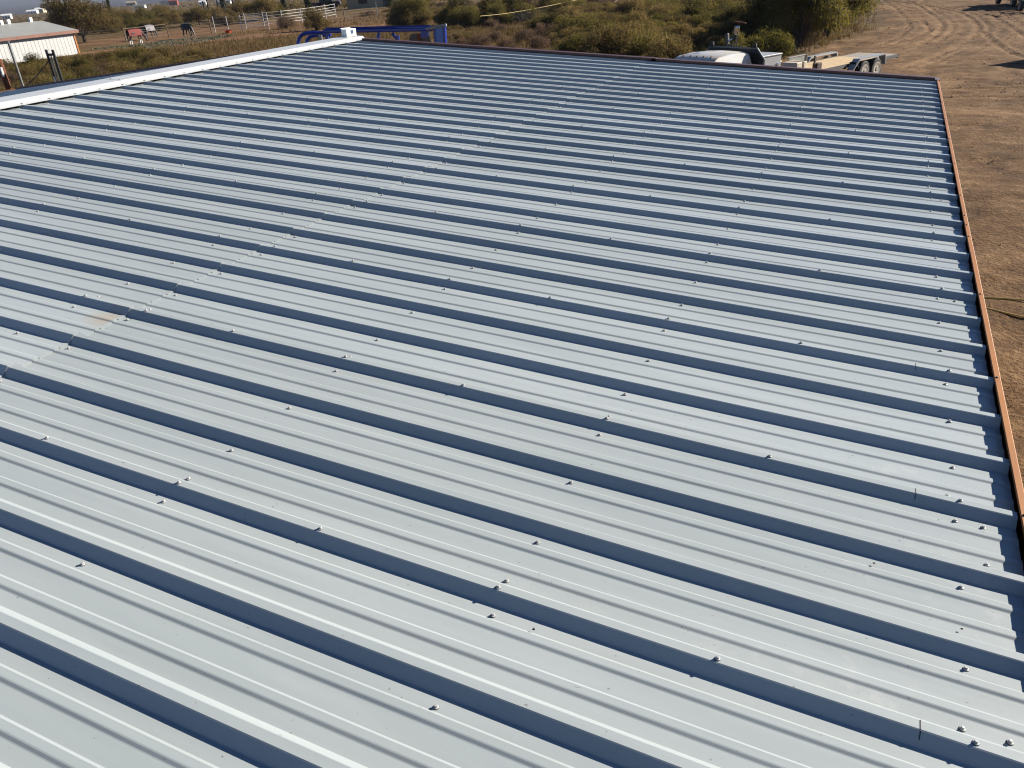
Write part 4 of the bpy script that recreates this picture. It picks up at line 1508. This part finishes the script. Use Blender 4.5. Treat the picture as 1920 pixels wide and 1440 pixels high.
MB().tube([(.84, .5, 3.62), (3.55, .5, 3.62)], .04, 6).build('top_rail', M['blue'], bf)
bl([(1.35, 0, 3.56), (1.65, 0, 3.50), (1.80, 0, 3.32), (1.83, 0, 3.0), (1.83, 0, 0)], .04, 'brace')
MB().tube([(2.22, 0, 3.58), (2.05, 0, 3.1), (1.9, 0, 2.6)], .04, 8).build('brace', M['blue'], bf)
bl([(2.55, 0, 3.56), (2.66, 0, 3.42), (2.70, 0, 3.2), (2.70, 0, 0)], .04, 'brace')
MB().prism([(2.80, 3.05), (3.42, 3.05), (3.55, 3.34), (3.48, 3.54), (3.05, 3.54)], -.02, .0).build('side_plate', M['dark_grey'], bf)
MB().box((3.25, -.03, 3.42), (.10, .03, .24)).build('bracket', M['rust'], bf)
MB().box((3.40, -.02, 3.52), (.18, .14, .16)).build('bracket', M['blue'], bf)
MB().box((3.77, 0, 1.84), (.20, .10, 3.66)).build('end_post', M['light_blue'], bf)
MB().box((3.655, .0, 1.86), (.03, .16, 3.7)).build('post_flange', M['blue'], bf)
MB().box((3.90, .0, 1.86), (.06, .16, 3.7)).build('post_flange', M['blue'], bf)
MB().tube([(3.45, -.05, 3.64), (3.98, -.1, 3.74)], .035, 8).build('cap_rail', M['grey_steel'], bf)
MB().box((1.95, .25, .06), (4.2, .9, .12)).build('base_frame', M['blue'], bf)

# ------------------------------------------------------------------ posts left of the building
gp = thing('gate_posts', 'pair of black square gate posts joined by a short bar left of the roof', 'gate post', (-25.9, 8.4, 0), IMG_AZ)
MB().box((-.17, 0, 1.63), (.06, .06, 3.26)).build('post', M['black_steel'], gp)
MB().box((.04, 0, 1.62), (.065, .065, 3.24)).build('post', M['black_steel'], gp)
MB().box((-.07, 0, 1.55), (.03, .03, 3.10)).build('inner_rod', M['grey_steel'], gp)
MB().box((-.065, -.01, 3.10), (.14, .06, .07)).build('cross_bar', M['black_steel'], gp)
MB().box((-.175, -.045, 2.05), (.055, .012, .75)).build('white_tape', M['white'], gp)
rp = thing('rusty_pipe_post', 'thick rusty pipe post with white tape bands at the left edge', 'post', (-27.15, 7.35, 0), 0)
MB().tube([(0, 0, 0), (0, 0, 3.15)], .095, 12).build('pipe', M['rust'], rp, True)
MB().tube([(.05, -.06, 2.58), (.05, -.06, 2.86)], .045, 8).build('tape_band', M['white'], rp)
MB().tube([(0, 0, 3.12), (0, 0, 3.20)], .10, 12).build('pipe_cap', M['white'], rp)
tp = thing('steel_pole', 'thin grey steel pole beside the rusty pipe post', 'pole', (-26.95, 7.75, 0), 0)
MB().tube([(0, 0, 0), (0, 0, 3.6)], .03, 8).build('pole', M['grey_steel'], tp)
MB().tube([(-.035, -.01, 0), (-.035, -.01, 3.55)], .018, 6).build('dark_rod', M['black_steel'], tp)
cb = thing('brace_cable', 'dark brace cable running down from the black gate posts to the grey pole', 'cable', (-26.95, 7.75, 0), 0)
MB().tube(spline([(0.02, 0, 2.15), (.45, .33, 2.52), (.95, .60, 2.98)], 5), .018, 6).build('cable', M['dry_stick'], cb)

# ------------------------------------------------------------------ buildings far off
def shed():
    # long white shed: right corner and wall direction measured from the ground
    A = Vector((-70.8, 45.75, 0))
    B = Vector((-71.35, 35.0, 0))
    d = (B - A).normalized()
    ang = math.atan2(d.y, d.x)
    t = thing('metal_shed', 'long low white metal shed with a grey roof and brown trim at the left', 'shed', A, ang)
    L, D, H, HR = 24.0, 9.0, 2.0, 2.88     # +x along the wall away from the corner, -y or +y away from camera
    s = -1.0
    M['shed_white'] = simple('dull_white_sheet', (.36, .36, .35, 1), .55, 0, .08, 2)
    MB().box((L / 2, -.04, H / 2), (L, .03, H)).build('wall', simple('shed_rib_shade', (.17, .17, .17, 1), .7), t)
    for i in range(64):
        MB().box((.19 + .37 * i, 0, H / 2), (.343, .05, H)).build('wall_panel', M['shed_white'], t)
    MB().prism([(0, 0), (s * D, 0), (s * D, H), (s * D / 2, HR), (0, H)], -.04, .0, axis='x').build('end_wall', M['white'], t)
    rm = simple('weathered_grey_roofing', srgb(176, 176, 170), .6, .1, .1, 1)
    for sd in (0, 1):
        y0, y1 = (.35, s * D / 2) if sd == 0 else (s * D - .35, s * D / 2)
        z0 = H - .0
        vs = [(-.4, y0, z0), (L, y0, z0), (L, y1, HR + .06), (-.4, y1, HR + .06)]
        vs2 = [(x, y, z + .06) for x, y, z in vs]
        MB().add(vs + vs2, [(0, 1, 2, 3), (7, 6, 5, 4), (0, 4, 5, 1), (1, 5, 6, 2), (2, 6, 7, 3), (3, 7, 4, 0)]).build('roof', rm, t)
    MB().box((L / 2 - .2, .37, H - .06), (L + .4, .06, .26)).build('fascia', simple('faded_red_brown_trim', srgb(150, 108, 92), .8, 0, .3, 4), t)
    MB().box((-.03, .03, H / 2), (.14, .10, H)).build('corner_trim', M['brown'], t)
    for x in (.7, 2.9, 3.6):
        MB().box((x, s * D / 2, HR + .26), (.26, .26, .42)).build('roof_vent', M['white'], t)
    return t
shed()

def house(label, x, y, w, d, h, wall, roof, rz, cat='house', hr=None, name='far_house', far=1.0):
    if far > 1:
        d0 = math.hypot(x + .534, y + 11.14)
        far = next((f for f in np.arange(1.5, 5, .02) if (4.7 - float(ground_z(-.534 + (x + .534) * f, -11.14 + (y + 11.14) * f))) / (d0 * f) <= 4.7 / d0), 2.0)
    x, y = -.534 + (x + .534) * far, -11.14 + (y + 11.14) * far
    z = float(ground_z(x, y))
    t = thing(name, label, cat, (x, y, z - .2), rz)
    hr = hr or h + .22 * d
    for nm, pts in (('wall', [(-d / 2, 0), (d / 2, 0), (d / 2, h), (0, hr), (-d / 2, h)]),):
        MB().prism(pts, -w / 2, w / 2, axis='x').build(nm, wall, t)
    for s in (-1, 1):
        vs = [(-w / 2 - .3, s * (d / 2 + .3), h - .05), (w / 2 + .3, s * (d / 2 + .3), h - .05), (w / 2 + .3, 0, hr + .12), (-w / 2 - .3, 0, hr + .12)]
        vs2 = [(a, b, c + .12) for a, b, c in vs]
        MB().add(vs + vs2, [(0, 1, 2, 3), (7, 6, 5, 4), (0, 4, 5, 1), (1, 5, 6, 2), (2, 6, 7, 3), (3, 7, 4, 0)]).build('roof', roof, t)
    for k in (-.3, .25):
        MB().box((w * k, -d / 2 - .01, h * .55), (w * .12, .06, h * .35)).build('window', M['glass'], t)
    MB().box((0, -d / 2 - .01, h * .4), (.95, .06, h * .8)).build('door', M['dark_grey'], t)
    return t
W_, G_, B_ = M['white'], simple('grey_shingle', srgb(120, 116, 112), .8), simple('beige_stucco', srgb(178, 162, 132), .8, 0, .1)
RB = simple('barn_red', srgb(150, 62, 44), .8, 0, .1)
DK = simple('dark_roof', srgb(60, 60, 66), .7)
house('beige house with a pale sloping roof behind the corral, largest of the far houses', -84.0, 121.5, 13, 8, 2.6, B_, simple('pale_tan_roof', srgb(176, 166, 140), .7), .62)
for lab, x, y, w, d, h, wm, rm, rz in [
    ('tiny white house alone at the far left above the shed roof', -267.5, 182.1, 6.0, 5, 2.6, W_, W_, .7),
    ('small white house on the plain left of the spreading mesquite', -329.5, 239.1, 9, 6, 2.4, W_, W_, .6),
    ('cream house on the plain behind the top of the spreading mesquite', -338.9, 250.2, 8, 7, 3.4, simple('cream_wall', srgb(226, 214, 178), .7), W_, .5),
    ('small white house far behind the mesquite, right of the cream house', -372, 292, 7, 6, 2.2, W_, G_, .6),
    ('beige flat house near the foot of the hills left of the red barn', -308, 271.5, 9, 6, 3.0, B_, B_, .7),
    ('low house with a grey roof below the beige flat house', -239.5, 211.9, 8, 6, 1.9, W_, G_, .6),
    ('small red barn at the top of the view left of the pole', -239.1, 227.2, 6.5, 6, 3.4, RB, RB, .6),
    ('low dark roofed house left of the red barn', -262, 247, 12, 7, 2.0, W_, DK, .7),
    ('small white house left of the utility pole', -207.1, 207.7, 4.5, 4, 2.0, W_, W_, .6),
    ('low white house right of the utility pole', -189.3, 197.6, 9, 5, 1.8, W_, G_, .6)]:
    house(lab, x, y, w, d, h, wm, rm, rz, hr=h + .18 * d, far=2.05)

house('dark roofed outbuilding just behind the long white shed', -84.5, 41.5, 9, 6, 2.2, simple('grey_wall', srgb(120, 118, 116), .7), DK, 1.5, hr=3.15, name='outbuilding', cat='outbuilding')
up = thing('utility_pole', 'dark wooden utility pole rising above the corral', 'utility pole', (-129.7, 126.9, 0), IMG_AZ)
MB().tube([(0, 0, -.2), (0, 0, 9.5)], [.16, .11], 8).build('pole', simple('creosoted_pole', srgb(52, 40, 32), .9), up)
MB().box((0, 0, 8.9), (2.4, .12, .14)).build('cross_arm', M['wood_post'], up)

# ------------------------------------------------------------------ small things in the brush
pile = thing('branch_pile', 'heap of cut dark branches and logs in the brush in front of the wire fence', 'branch pile', (-30.9, 61.6, 0), .3)
pr = random.Random(9)
lg = MB()
for i in range(7):
    x, y = pr.uniform(-1.6, 1.6), pr.uniform(-.5, .5)
    a = pr.uniform(-.5, .5)
    L = pr.uniform(.5, 1.3)
    z = pr.uniform(.1, .5)
    MB().tube([(x - L * math.cos(a), y - L * math.sin(a), z), (x + L * math.cos(a), y + L * math.sin(a), z + pr.uniform(-.1, .2))], pr.uniform(.06, .11), 7).build('log', M['dry_stick'], pile)
tw = MB()
for i in range(150):
    x, y = pr.gauss(-.5, .9), pr.gauss(0, .5)
    a, L = pr.uniform(0, 6.28), pr.uniform(.4, 1.3)
    tw.tube([(x, y, pr.uniform(.1, 1.0)), (x + L * math.cos(a), y + L * math.sin(a), pr.uniform(.1, 1.4))], [.02, .006], 4, False)
o = tw.build('twigs', M['dry_stick'], pile)
tag(o, kind='stuff')
rope = tag(MB().tube(spline([(-32.3, 53.8, 1.15), (-32.0, 59.0, 1.0), (-31.6, 66, 1.0), (-31.2, 74.5, 1.1), (-30.4, 84.2, 1.25)], 6), .015, 5).build('line_rope', M['yellow_cord']), 'thin yellowish rope line stretched over the brush past the branch heap', 'rope')
stick = tag(MB().tube([(-25.8, 70.6, .9), (-25.0, 72.2, 1.9)], [.05, .03], 6).build('pale_stick', M['wood_deck']), 'pale peeled stick standing slanted in the thicket', 'stick')
cord = tag(MB().tube(spline([(.06, .55, 2.6), (.10, .6, 1.6), (.14, .72, .12), (.45, 1.05, .05), (.95, 1.15, .03), (1.6, 1.22, .03), (3.2, 1.1, .03)], 8), .015, 6).build('extension_cord', M['yellow_cord'], smooth=True), 'yellow extension cord hanging beside the gutter and crossing the dirt', 'cord')
cord2 = tag(MB().tube(spline([(.5, .95, .03), (1.0, .86, .03), (1.6, .58, .03), (2.6, .2, .03), (4.2, -.1, .03)], 8), .012, 6).build('extension_cord', M['yellow_cord'], smooth=True), 'second loop of yellow cord lying on the dirt nearer the viewer', 'cord')

# ------------------------------------------------------------------ air
hz = NT('pale_air')
hz.t.nodes.remove(hz.b)
pv = hz.n('ShaderNodeVolumePrincipled')
pv.inputs['Color'].default_value = (0.70, 0.80, 1.0, 1)
pv.inputs['Density'].default_value = 0.00008
pv.inputs['Anisotropy'].default_value = 0.1
hz.l(pv.outputs[0], hz.t.nodes['Material Output'].inputs['Volume'])
hb = MB().box((-2245, 3000, 43), (9700, 9200, 142)).build('haze', hz.m)
tag(hb, kind='stuff')
